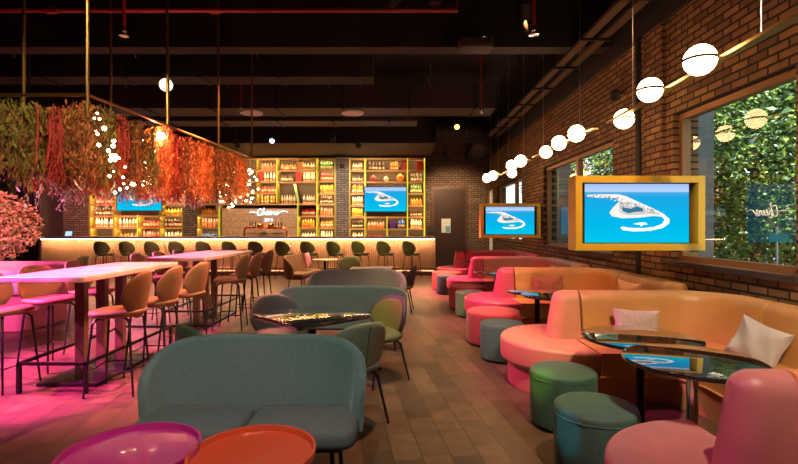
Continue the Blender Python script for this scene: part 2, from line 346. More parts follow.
for yy, x, lb in ((7, 8.7, 'deep green tree crown in the second row outside the nearest window'), (11.6, 8.7, 'deep green tree crown in the second row outside the middle window'), (16.2, 8.8, 'deep green tree crown in the second row outside the farthest windows')):
    r = thing('leafy_tree', lb, 'tree', (x, yy, -.02), 0, 'second row of trees outside')
    MB().tube([(0, 0, 0), (.05, .04, .8), (-.04, 0, 1.7), (.02, .05, 3.5)], [.16, .13, .1, .04]).build('trunk', 'trunk', r)
    m = MB(); leaves(m, (0, 0, 2.9), 1.2, 2.2, 2.85, 7500, .12, 0); m.build('foliage', ['leaf', 'leaf2'], r, smooth=False, norm=False)
# teal road sign glimpsed outside
r = thing('street_sign', 'small teal signboard among the leaves outside the nearest window', 'sign', (P(774, 238, 5.6).x+.05, 5.6, 0))
MB().box(-.11, -.01, 1.33, .11, .01, 1.42).build('sign_board', mat('teal_sign', (.05, .25, .25), .5), r, smooth=False); MB().tube([(0, .02, 0), (0, .02, 1.5)], .012).build('post', 'steel', r)

# ================================================================== CEILING SERVICES
def bx(name, a, m, label, cat, group=None): return tag(MB().box(*a).build(name, m, smooth=False), label, cat, group)
bx('ceiling_beam', (XL+.01, 7.2, 4.2, XR-.07, 7.5, ZC-.005), 'duct', 'dark steel ceiling beam crossing the room above the high tables', 'beam')
bx('ceiling_beam', (XL+.01, 3.2, 4.5, XR-.07, 3.5, ZC-.005), 'duct', 'black ceiling beam nearest the camera', 'beam')
bx('bar_soffit', (XL+.01, 14.8, 4.09, 1.15, YB-.01, ZC-.005), 'duct', 'dark dropped soffit above the bar shelves', 'soffit')
def duct(name, x0, x1, y0, y1, z0, z1, m, label):
    r = thing(name, label, 'duct', (0, 0, 0)); o = MB(); o.box(x0, y0, z0, x1, y1, z1); o.build('duct_body', m, r, smooth=False)
    k = x0+1.2
    while k < x1: MB().box(k, y0-.025, z0-.025, k+.05, y1+.025, z1+.025).build('flange', 'duct', r, smooth=False); k += 1.5
    k = x0+.7
    while k < x1:
        for yy in (y0-.02, y1): MB().box(k, yy, z1-.1, k+.02, yy+.02, ZC).build('hanger', 'steel', r, smooth=False)
        k += 2.3
duct('air_duct', -11.5, 2.2, 10.9, 11.7, 4.2, 4.75, 'duct_l', 'long grey rectangular air duct crossing the middle of the ceiling')
duct('air_duct', -9.0, .5, 12.9, 13.6, 4.35, 4.8, 'duct_l', 'smaller grey air duct just in front of the bar soffit')
duct('air_duct', -8, -.5, 9.1, 9.6, 4.35, 4.8, 'duct', 'dark air duct between the ceiling beam and the long duct')
r = thing('round_duct', 'dark round air duct hanging in front of the door wall', 'duct', (0, 0, 0))
MB().tube([(1.1, 14.4, 4.35), (2.2, 14.4, 4.35), (2.55, 14.5, 4.3), (2.75, 14.9, 4.2), (2.8, 17.9, 4.2)], .32, 20).build('duct_body', 'duct', r)
for k in (1.4, 2.0): MB().lathe([(.325, -.02), (.345, -.02), (.345, .02), (.325, .02)], 20, (k, 14.4, 4.35), ax=(1, 0, 0)).build('collar', 'duct_l', r)
r = thing('cable_tray', 'brown steel cable tray running along the ceiling beside the window wall', 'cable tray', (0, 0, 0))
for x in (2.58, 2.81): MB().box(x, 4, 4.14, x+.12, 14, 4.19).build('rail', 'tray', r, smooth=False)
k = 4.3
while k < 14:
    MB().box(2.55, k, 4.11, 2.96, k+.05, 4.14).build('rung', 'metal', r, smooth=False)
    for x in (2.55, 2.945): MB().box(x, k+.02, 4.14, x+.015, k+.035, ZC).build('hanger', 'metal', r, smooth=False)
    k += 1.2
r = thing('sprinkler_pipe', 'red sprinkler pipe running across the ceiling nearest the camera', 'pipe', (0, 6.0, 4.21))
MB().tube([(-6.5, 0, 0), (.73, 0, 0), (.73, 0, 1)], .03, 10).build('main_pipe', 'redpipe', r)
for x in (-4.35, -2.29): MB().tube([(x-.06, 0, 0), (x+.06, 0, 0)], .045, 10).build('coupling', 'redpipe', r)
def sprinkler(px, py, Y, label):
    q = P(px, py, Y); r = thing('ceiling_sprinkler', label, 'sprinkler', q, 0, 'ceiling sprinklers')
    MB().tube([(0, 0, .03), (0, 0, ZC-q.z)], .022, 8).build('drop_pipe', 'redpipe', r)
    MB().lathe([(.02, .06), (.035, .03), (.03, 0), (.012, -.02), (.012, -.04), (.06, -.045), (.06, -.05), (.005, -.055)], 12).build('nozzle', 'chrome', r)
sprinkler(124, 32, 5.85, 'red-piped sprinkler head above the hanging flowers'); sprinkler(534, 31, 5.85, 'red-piped sprinkler head near the cable tray at top')
sprinkler(481, 111, 10.2, 'red-piped sprinkler head under the long grey duct at right'); sprinkler(241, 109, 10.2, 'red-piped sprinkler head under the long grey duct at left')
for px, lb in ((250, 'white ring ceiling speaker at left under the grey duct'), (352, 'white ring ceiling speaker at centre under the grey duct')):
    q = P(px, 113.5, 11.2); r = thing('ceiling_speaker', lb, 'speaker', (q.x, 11.3, 4.199), 0, 'ceiling speakers')
    MB().lathe([(.22, 0), (.26, 0), (.26, -.035), (.22, -.04)], 28).build('ring', 'paper', r); MB().lathe([(.219, -.001), (.219, -.015), (.01, -.02)], 28).build('grille', 'black', r)
r = thing('projector', 'dark projector with pale underside hung near the ceiling beam', 'projector', P(475, 50, 7.0)+Vector((0, 0, .08)))
MB().slab(rrect(-.24, -.17, .24, .17, .05), -.09, .06, .02, .03).build('body', 'duct_l', r); MB().lathe([(.045, 0), (.05, .05), (.04, .05), (.035, .02)], 16, (.1, -.2, -.01), ax=(0, -1, 0)).build('lens', 'chrome', r)
MB().tube([(0, 0, .06), (0, 0, ZC-r.location.z)], .02).build('mount', 'metal', r)
# conduit beside the window pillar, small wall speakers
tag(MB().tube([(3.17, 6.36, 0), (3.17, 6.36, 4.0)], .035, 12).build('wall_conduit', 'black'), 'black vertical conduit on the brick wall beside the large screen', 'pipe')
r = thing('wall_spotlight', 'small black spotlight fixed high on the brick wall above the lamps', 'spotlight', (XR, 7.0, 3.45))
MB().lathe([(.06, 0), (.07, .02), (.07, .16), (.055, .16), (.05, .12)], 16, (-.12, -.05, -.02), ax=(-.3, -.7, -.4)).build('head', 'black', r); MB().tube([(0, 0, 0), (-.12, -.04, 0)], .018).build('arm', 'black', r)
r = thing('security_camera', 'small black dome camera on the brick pillar left of the right shelf', 'camera', (backx(343), 17.5, 3.72))
MB().sphere((0, -.05, 0), .09).build('dome', 'black', r); MB().box(-.07, -.05, -.03, .07, 0, .09).build('mount', 'black', r, smooth=False)

# added spotlights, placed only for their light; cans and stems are invented
def spot(name, label, loc, tgt, e, col, size, blend=.4, rad=.06, lens='spotlens', visible=True):
    d = (Vector(tgt)-Vector(loc)).normalized(); r = thing(name, label, 'spotlight', loc, 0, 'added spotlights')
    MB().lathe([(.075, -.02), (.085, -.02), (.085, -.24), (.05, -.27), (.01, -.27), (.01, -.25), (.06, -.22), (.075, -.05)], 18, ax=d).build('housing', 'black', r)
    b = -d*.2; MB().tube([b, (b.x, b.y, max(b.z+.02, ZC-loc[2]))], .015).build('stem', 'black', r)
    l = bpy.data.lights.new(name+'_beam', 'SPOT'); l.energy = e; l.color = col; l.spot_size = math.radians(size); l.spot_blend = blend; l.shadow_soft_size = rad
    o = bpy.data.objects.new('beam', l); C.objects.link(o); o.parent = r; o.rotation_euler = Vector((0, 0, -1)).rotation_difference(d).to_euler(); o.location = d*.0
    return r
PK, MG, OR, WM, GR = (1, .16, .48), (1, .05, .55), (1, .36, .11), (1, .60, .30), (.8, 1, .3)
S = lambda *a, **k: spot('added_spotlight', *a, **k)
S('added spotlight low on the left aimed at the near high table', (-6.1, 4.3, 3.3), (-3.2, 5.1, .0), 3200, PK, 46, .5)
S('added spotlight low on the left aimed at the far high table', (-6.2, 8.2, 3.3), (-3.2, 7.7, .0), 3400, PK, 46, .5)
S('added spotlight aimed at the left foreground floor', (-5.4, 3.4, 3.6), (-3.6, 4.75, 0), 4200, MG, 36, .25)
S('added orange spotlight aimed at the aisle side stools', (-.4, 4.6, 4.6), (-2.7, 5.0, .9), 700, OR, 36, .5)
S('added coral spotlight shining forward past the stools', (-.9, 7.7, 4.4), (-3.3, 3.9, .1), 3000, (1, .33, .17), 44, .3, rad=.02)
S('added orange spotlight aimed at the hanging flowers', (-.2, 6.8, 4.6), (-3.0, 7.3, 2.1), 1300, (1, .45, .2), 40, .5)
S('added amber spotlight aimed at the near hanging flowers', (-1.4, 2.2, 4.6), (-3.3, 4.9, 2.1), 620, (1, .72, .4), 44, .5)
S('added pink spotlight aimed at the left sofa', (-6.7, 3.3, 3.4), (-6.2, 7.2, .5), 1700, PK, 34, .6)
S('added magenta spotlight aimed at the second booth end', (-3.4, 5.2, 4.6), (1.25, 4.7, .5), 1500, MG, 20, .7)
S('added magenta spotlight aimed at the third booth end', (-2.6, 8.4, 4.6), (1.25, 7.4, .5), 2600, (1, .05, .35), 24, .7)
S('added magenta spotlight aimed at the far booths', (-2.2, 12.4, 4.6), (1.3, 11.0, .5), 6000, (1, .05, .3), 30, .7)
S('added magenta spotlight aimed at the nearest booth', (-1.9, 1.2, 4.6), (1.5, 2.1, .5), 430, MG, 22, .7)
S('added warm spotlight over the near aisle', (.35, 4.2, 4.6), (.4, 4.3, 0), 560, WM, 46, .8)
S('added warm spotlight over the middle aisle', (.5, 6.7, 4.6), (.45, 7.0, 0), 900, WM, 46, .8)
S('added warm spotlight over the far aisle', (.5, 10.5, 4.6), (.2, 11.0, 0), 1500, WM, 60, .8)
S('added warm spotlight over the near booth', (1.5, .6, 4.6), (2.4, 3.9, .6), 900, (1, .74, .5), 56, .7)
S('added warm spotlight over the second booth', (1.9, 4.2, 4.6), (2.4, 6.8, .6), 480, (1, .5, .22), 50, .7)
S('added amber spotlight over the third booth', (1.9, 7.2, 4.6), (2.4, 9.8, .6), 450, OR, 50, .7)
S('added cool spotlight over the near loveseat', (-.6, .0, 4.6), (-.9, 2.9, .6), 380, (.75, 1, .9), 40, .7)
S('added pale spotlight over the square table', (-.9, 2.9, 4.6), (-.7, 5.4, .6), 520, (1, .95, .75), 50, .7)
S('added warm spotlight over the bar end', (-1.4, 12.3, 4.6), (-1.6, 11.9, 0), 1500, WM, 80, .7)
S('added rosy spotlight over the bar middle', (-6.5, 12.3, 4.6), (-6.6, 11.6, 0), 2600, (1, .4, .4), 90, .7)
S('added warm spotlight aimed at the door wall', (1.5, 15.5, 3.7), (2.0, 18, 1.9), 420, WM, 80, .7)
S('added amber spotlight aimed at the right bar shelves', (-1.2, 14.3, 3.9), (-1.1, 17.5, 2.3), 420, (1, .66, .36), 84, .8)
S('added amber spotlight aimed at the middle bar shelves', (-4.8, 14.3, 3.9), (-4.8, 17.5, 2.3), 480, (1, .62, .34), 90, .8)
S('added amber spotlight aimed at the left bar shelves', (-9.2, 14.3, 3.9), (-9.4, 17.5, 2.2), 420, (1, .55, .32), 84, .8)
S('added lime spotlight aimed at the second green pouf', (-.7, 2.6, 4.5), (1.05, 3.56, .42), 700, (.6, 1, .08), 3.0, .5, rad=.02)
S('added cyan spotlight aimed at the nearest green pouf', (-2.2, 1.6, 4.3), (.97, 2.82, .32), 700, (.02, .6, 1), 2.4, .5, rad=.02)
S('added yellow spotlight aimed at the fourth green pouf', (-2.4, 4.7, 4.5), (.98, 8.0, .26), 1600, (1, .7, .05), 4.0, .5, rad=.02)
S('added pale spotlight aimed at the brick pillar', (-1.9, 13.9, 4.0), (-2.0, 17.5, 2.6), 420, (1, .8, .65), 40, .7)
S('added rosy spotlight aimed at the left brick wall', (-9.4, 13.8, 4.0), (-11.3, 17.8, 1.9), 900, (1, .35, .35), 60, .7)
S('added coral spotlight aimed at the indoor tree', (-5.9, 5.0, 3.9), (-7.0, 8.1, 1.4), 1500, (1, .32, .28), 40, .6)
S('added rose spotlight over the tray tables', (.2, .9, 4.4), (-.95, 2.25, .4), 330, (1, .45, .4), 30, .7)

# ================================================================== PENDANT GLOBE LAMPS
def lamp(label, a, b, balls):
    z = 2.75; r = thing('linear_pendant_lamp', label, 'lamp', (a[0], a[1], z), 0, 'globe pendant lamps')
    o = Vector((a[0], a[1], z)); e = Vector((b[0], b[1], z))-o
    d = e.normalized(); s = Vector((-d.y, d.x, 0))
    MB().loops([[v+s*x+Vector((0, 0, q)) for x, q in ((-.035, -.012), (.035, -.012), (.035, .012), (-.035, .012))] for v in (Vector((0, 0, 0)), e)]).build('rail', 'brass', r, smooth=False)
    for t in (.2, .8):
        q = e*t; MB().tube([q, q+Vector((0, 0, ZC-z))], .004, 6).build('cable', 'steel', r)
    for px, py, Y, rad in balls:
        q = P(px, py, Y)-o; g = MB().sphere(q, rad, 28, 18).build('globe', 'globe', r)
        MB().lathe([(rad-.002, -.009), (rad+.01, -.009), (rad+.01, .009), (rad-.002, .009)], 32, q).build('ring', 'black', g)
        pr = d*(q.dot(d)); off = (pr-q); 
        if off.length > rad: MB().tube([q+off.normalized()*(rad+.005), pr], .012, 8).build('arm', 'bronze', g)
        else: MB().tube([q+Vector((0, 0, .0))+off.normalized()*(rad-.01), q+off.normalized()*(rad+.03)], .012, 8).build('arm', 'bronze', g)
lamp('nearest globe pendant lamp with three glowing globes, beside the near window', (2.34, 2.5), (2.52, 5.75), [(700, 60, 3.59, 0.113), (650, 90, 4.38, 0.109), (624, 119, 5.56, 0.112)])
lamp('second globe pendant lamp from the camera, along the middle window', (2.50, 6.1), (2.42, 8.6), [(576.5, 133.5, 6.42, 0.111), (559, 143, 7.14, 0.107), (546, 152, 8.0, 0.102)])
lamp('third globe pendant lamp from the camera, above the small screen', (2.42, 8.9), (2.45, 11.15), [(520.5, 161, 9.09, 0.111), (511.5, 165.5, 9.68, 0.107), (512, 173, 11.0, 0.107)])
lamp('farthest globe pendant lamp with two visible globes, near the door', (2.42, 11.4), (2.36, 12.7), [(493, 175.5, 11.65, 0.111), (487, 178, 12.3, 0.111)])

# ================================================================== SCREENS
ISL = [(.15, .56), (.27, .42), (.33, .30), (.38, .27), (.52, .33), (.66, .43), (.76, .52), (.815, .62), (.80, .68), (.735, .755), (.60, .80), (.45, .80), (.36, .775), (.345, .74), (.37, .73), (.46, .755), (.60, .745), (.70, .70), (.75, .64), (.72, .57), (.62, .575), (.50, .58), (.36, .585), (.27, .55), (.235, .49), (.26, .43), (.30, .36), (.20, .24), (.1, .215), (.02, .21), (.02, .18), (.15, .175), (.3, .18), (.42, .22)]
def screen(parent, w, h):
    s = MB().box(-w/2, -.002, -h/2, w/2, .002, h/2).build('screen_picture', 'sea', parent, smooth=False)
    if abs(w-1.1) > .02: s.scale = (w/1.1, 1, w/1.1); me = s.data; [setattr(v, 'co', Vector((v.co.x*1.1/w, v.co.y, v.co.z*1.1/w))) for v in me.vertices]
    W, H = 1.1, h*1.1/w
    def poly(name, pts, d, m):
        o = MB(); n = len(pts); v = [((x-.5)*W, -d, (.5-y)*H) for x, y in pts]
        o.add(v, [tuple(range(n))]); o.build(name, m, s, smooth=False, norm=False)
    # island: body, curved sand bar, town
    poly('island', [(.235, .49), (.27, .40), (.33, .30), (.30, .24), (.2, .225), (.02, .215), (.02, .185), (.15, .175), (.32, .175), (.40, .21), (.52, .31), (.66, .42), (.75, .52), (.74, .56), (.66, .545), (.52, .575), (.36, .585), (.26, .55)], .004, 'sand')
    ring = [(.68, .44), (.76, .515), (.815, .60), (.81, .67), (.75, .75), (.62, .80), (.47, .81), (.36, .785), (.34, .745), (.36, .725), (.42, .745), (.55, .755), (.66, .735), (.74, .68), (.765, .61), (.735, .55)]
    poly('sand_bar', ring, .0045, 'sandbright')
    poly('town', [(.33, .33), (.42, .30), (.54, .36), (.66, .45), (.71, .52), (.62, .51), (.50, .53), (.40, .53), (.33, .48)], .005, 'city')
    poly('lagoon', [(.36, .40), (.44, .42), (.50, .38), (.555, .42), (.56, .47), (.48, .475), (.42, .50), (.36, .46)], .0055, 'lagoon')
    poly('pier', [(.46, .68), (.53, .655), (.58, .655), (.605, .69), (.56, .695), (.54, .73), (.53, .70)], .005, 'sandbright')
    rnd = random.Random(3); tri = [(.33, .33), (.54, .34), (.71, .52), (.34, .50)]
    for nm, mm, cnt, dd in (('buildings', 'citydark', 70, .006), ('buildings', 'sandbright', 70, .0062), ('gardens', 'green_land', 40, .0058)):
        d = MB()
        for _ in range(cnt):
            if rnd.random() < .45:
                t = rnd.random(); x = .04+.32*t; y = .195+.02*t*t*3+rnd.uniform(-.015, .02+.05*t)
            else:
                p, q = rnd.random(), rnd.random(); x = (tri[0][0]*(1-p)+tri[1][0]*p)*(1-q)+(tri[3][0]*(1-p)+tri[2][0]*p)*q; y = (tri[0][1]*(1-p)+tri[1][1]*p)*(1-q)+(tri[3][1]*(1-p)+tri[2][1]*p)*q-.02
                if .36 < x < .56 and .38 < y < .49: continue
            k = rnd.uniform(.007, .02); k2 = rnd.uniform(.008, .02)
            d.add([((x-.5)*W, -dd, (.5-y)*H), ((x+k-.5)*W, -dd, (.5-y)*H), ((x+k-.5)*W, -dd, (.5-y-k2)*H), ((x-.5)*W, -dd, (.5-y-k2)*H)], [(0, 1, 2, 3)])
        d.build(nm, mm, s, smooth=False, norm=False)['kind'] = 'stuff'
def boxscreen(label, Y):
    x0, x1, z0, z1, D = 1.84, 3.19, 1.255, 2.035, .22
    r = thing('framed_television', label, 'television', ((x0+x1)/2, Y, (z0+z1)/2), 0, 'box framed screens'); W = (x1-x0)/2; H = (z1-z0)/2; t = .07
    f = MB()
    f.box(-W, 0, -H, -W+t, D, H); f.box(W-t, 0, -H, W, D, H); f.box(-W+t, 0, H-t, W-t, D, H); f.box(-W+t, 0, -H, W-t, D, -H+t)
    f.build('frame', 'yellow', r, smooth=False)
    MB().box(-W+t, D-.03, -H+t, W-t, D, H-t).build('back_panel', 'black', r, smooth=False)
    MB().box(-.565, .085, -.33, .565, .15, .33).build('display', 'black', r, smooth=False)
    hold = MB().box(-.555, .08, -.318, .555, .0852, .318).build('bezel', 'black', r, smooth=False)
    screen(r, 1.10, .62); [setattr(c, 'location', (0, .077, 0)) for c in r.children if c.name.startswith('screen')]
    for zz in (-.2, .2): MB().tube([(W, D/2, zz), (W+.06, D/2, zz)], .03, 10).build('wall_bracket', 'metal', r)
boxscreen('large mustard framed television nearest the camera showing an island', 5.0)
boxscreen('farther mustard framed television above the distant booths showing an island', 10.8)
def wallscreen(label, px0, px1, py0, py1):
    Y = 17.38; a = P(px0, py0, Y); b = P(px1, py1, Y); w = b.x-a.x; h = a.z-b.z
    r = thing('television', label, 'television', ((a.x+b.x)/2, Y, (a.z+b.z)/2), 0, 'shelf televisions')
    MB().box(-w/2, 0, -h/2, w/2, .06, h/2).build('display', 'black', r, smooth=False)
    MB().box(-.1, .06, -.1, .1, .3, .1).build('mount', 'black', r, smooth=False)
    screen(r, w*.97, h*.95); [setattr(c, 'location', (0, -.004, 0)) for c in r.children if c.name.startswith('screen')]
wallscreen('television on the right bar shelf showing an island', 364, 407, 186.5, 212)
wallscreen('television on the left bar shelf partly behind the hanging flowers', 116.5, 162, 186, 211)

# ================================================================== BAR
b0, b1, BY = -11.0, 1.12, 14.75
r = thing('bar_counter', 'long bar counter with fluted oak front lit from under its top', 'bar counter', (0, BY, 0))
MB().slab(rrect(b0-.1, -.28, b1+.05, .6, .03), 1.14, 1.2, .01, .01).build('countertop', 'counter', r)
f = MB(); f.box(b0, .02, .16, b1, .1, 1.139)
k = b0
while k < b1-.05: f.tube([(k+.03, .038, .16), (k+.03, .038, 1.1)], .034, 8); k += .06
f.build('front_panel', 'flute', r)
MB().box(b0, .08, 0, b1, .14, .16).build('plinth', 'wooddark', r, smooth=False)
MB().box(b1-.06, .1, 0, b1, .58, 1.139).build('end_panel', 'flute', r, smooth=False); MB().box(b0, .1, 0, b0+.06, .58, 1.139).build('end_panel', 'flute', r, smooth=False)
MB().box(b0+.1, -.16, 1.122, b1-.05, -.13, 1.139).build('led_strip', 'warmled', r, smooth=False)
MB().box(b0+.1, .05, .145, b1-.05, .075, .158).build('led_strip', 'floorled', r, smooth=False)
MB().tube([(b0, -.16, .26), (b1, -.16, .26)], .022, 10).build('foot_rail', 'brass', r)
for i in range(9):
    x = b0+.4+i*(b1-b0-.8)/8; MB().tube([(x, -.16, .26), (x, .06, .24)], .014).build('rail_bracket', 'brass', r)
# back counter
r = thing('back_counter', 'dark back counter under the bottle shelves', 'counter', (0, 17.0, 0))
MB().box(backx(88), 0, 0, backx(426), .42, .98).build('cabinet', 'wooddark', r, smooth=False); MB().slab(rrect(backx(88), -.05, backx(426), .44, .02), .981, 1.03, .01, .01).build('worktop', 'counter', r)
# shelving units
SY0, SY1 = 17.52, 17.95
def zof(py): return EYE-(py-CY)/F*17.55
def xof(px): return (px-CX)/F*17.55
def shelving(label, ups, boards):
    r = thing('bottle_shelving', label, 'shelving', (0, 0, 0), 0, 'bar shelving')
    x0, x1 = xof(ups[0][0]), xof(ups[-1][0])
    MB().box(x0, SY1, 1.031, x1, YB-.005, zof(157)).build('back_panel', 'shelfback', r, smooth=False)
    for px, y0, y1, led in ups:
        x = xof(px); MB().box(x-.03, SY0, zof(y1), x+.03, SY1-.001, zof(y0)).build('upright', 'shelfmetal', r, smooth=False)
        if led: MB().box(x-.012, SY0-.012, zof(y1), x+.012, SY0-.001, zof(y0)).build('led_strip', 'limeled', r, smooth=False)
    for a, b, py in boards:
        z = zof(py); mb_ = MB(); mb_.loops([[(x, y, q) for y, q in ((SY0-.01, z), (SY0-.01, z-.066), (SY0+.015, z-.066), (SY0+.015, z-.04), (SY1-.001, z-.04), (SY1-.001, z))] for x in (xof(a)+.032, xof(b)-.032)]); mb_.build('shelf_board', 'shelfwood', r, smooth=False)
        if py == 203.5 and b-a > 30: continue
        MB().box(xof(a)+.05, SY0+.06, z-.056, xof(b)-.05, SY0+.085, z-.0405).build('led_strip', 'amberled', r, smooth=False)
BL = [(a, b, y) for a, b in ((90, 114), (114, 138), (138, 160), (160, 183)) for y in (158, 170, 181, 192, 204, 215.5, 227)]
BL = [q for q in BL if not (q[0] in (114, 138) and q[2] in (192, 204))]+[(114, 160, 192)]
shelving('left bottle shelving unit between the brick walls, partly behind the flowers', [(90, 158, 237, 0), (114, 158, 237, 0), (138, 215, 237, 1), (160, 158, 237, 0), (183, 158, 237, 0)], BL)
BM = [(a, b, y) for a, b in ((197, 219.5), (219.5, 237), (237, 257), (257, 277)) for y in (158, 169.5, 181, 192.5)]
BM += [(197, 277, 203.5), (277, 298, 158), (298, 317, 158), (277, 317, 170), (277, 317, 181.5), (277, 317, 203.5)]
BM += [(317, 335, y) for y in (158, 169.5, 180.5, 193, 203.5)] + [(197, 219.5, 215), (197, 219.5, 227), (298, 317, 215.5), (298, 317, 227.5), (317, 335, 215.5), (317, 335, 227.5)]
shelving('middle bottle shelving unit around the neon sign board', [(197, 158, 237, 0), (219.5, 158, 237, 1), (257, 158, 203, 0), (277, 158, 203, 1), (298, 204, 237, 1), (317, 158, 237, 1), (335, 158, 237, 0)], BM)
BR = [(349, 365, y) for y in (158, 170, 181.5, 193, 205, 216.5, 228)] + [(407.5, 424.5, y) for y in (158, 170, 181.5, 193, 205, 216.5, 228)] + [(365, 407.5, y) for y in (158, 170, 181.5)] + [(365, 387, 216.5), (365, 387, 228.5), (387, 407.5, 216.5), (387, 407.5, 228.5)]
shelving('right bottle shelving unit around the television', [(349, 158, 237, 0), (365, 158, 237, 1), (387, 216, 237, 1), (407.5, 158, 237, 1), (424.5, 158, 237, 1)], BR)
# bottles
bm_cols = {'amber': (.5, .17, .02), 'green': (.06, .22, .04), 'clear': (.72, .68, .6), 'dark': (.06, .03, .02), 'red': (.5, .03, .03), 'white': (.85, .8, .74), 'yellow': (.65, .55, .08), 'pink': (.7, .25, .22), 'blue': (.03, .12, .5), 'orange': (.75, .25, .03)}
BMESH = {}
def bottle_mesh(col, shape):
    if (col, shape) in BMESH: return BMESH[(col, shape)]
    m = MB(); h = .31
    if shape == 0: pr = [(.001, 0), (.037, 0), (.04, .01), (.04, .19), (.034, .215), (.016, .25), (.014, .28)]
    elif shape == 1: pr = [(.001, 0), (.047, 0), (.05, .01), (.05, .14), (.043, .17), (.018, .195), (.016, .235)]; h = .255
    else: pr = [(.001, 0), (.03, 0), (.034, .02), (.038, .17), (.028, .22), (.013, .25), (.013, .29)]; h = .32
    m.lathe(pr+[(.001, pr[-1][1])], 10, mi=0)
    m.lathe([(.001, pr[-1][1]), (.017, pr[-1][1]), (.017, h), (.001, h)], 8, mi=1)
    rr = pr[2][0]+.0012; m.lathe([(rr, .045), (rr+.001, .05), (rr+.001, .12), (rr, .125)], 10, mi=2)
    if 'bt_'+col not in M: M['bt_'+col] = mat('bottle_'+col, bm_cols[col], .12, spec=.6)
    o = m.build('bottle', ['bt_'+col, 'metal' if col != 'white' else 'brass', 'label_'+('cream' if col in ('dark', 'green', 'amber', 'red') else 'gold')]); BMESH[(col, shape)] = o; return o
M['label_cream'] = mat('label_cream', (.7, .6, .42), .6); M['label_gold'] = mat('label_gold', (.45, .25, .06), .5)
CAPS = {}
first_used = set()
nb = 0
def bottles(px0, px1, py, n, col, shape, where, sc=1.0):
    global nb
    proto = bottle_mesh(col, shape); z = zof(py)+.0015
    lab = '%s bottle %s' % (col, where); grp = '%s bottles %s' % (col, where)
    if abs(py-237) < .6: z = 1.0325
    for k in range(n):
        px = px0+2.6+(px1-px0-5.2)*(k+.5)/n
        o = proto if (col, shape) not in first_used else proto.copy()
        if (col, shape) in first_used: C.objects.link(o)
        first_used.add((col, shape))
        o.location = (xof(px)+random.uniform(-.012, .012), SY0+.19+random.uniform(-.03, .04), z); s = sc*random.uniform(1.02, 1.14); o.scale = (s, s, s)
        tag(o, lab, 'bottle', grp); nb += 1
L_ = 'of the left shelving unit'; R_ = 'of the right shelving unit'; K_ = 'of the middle shelving unit'
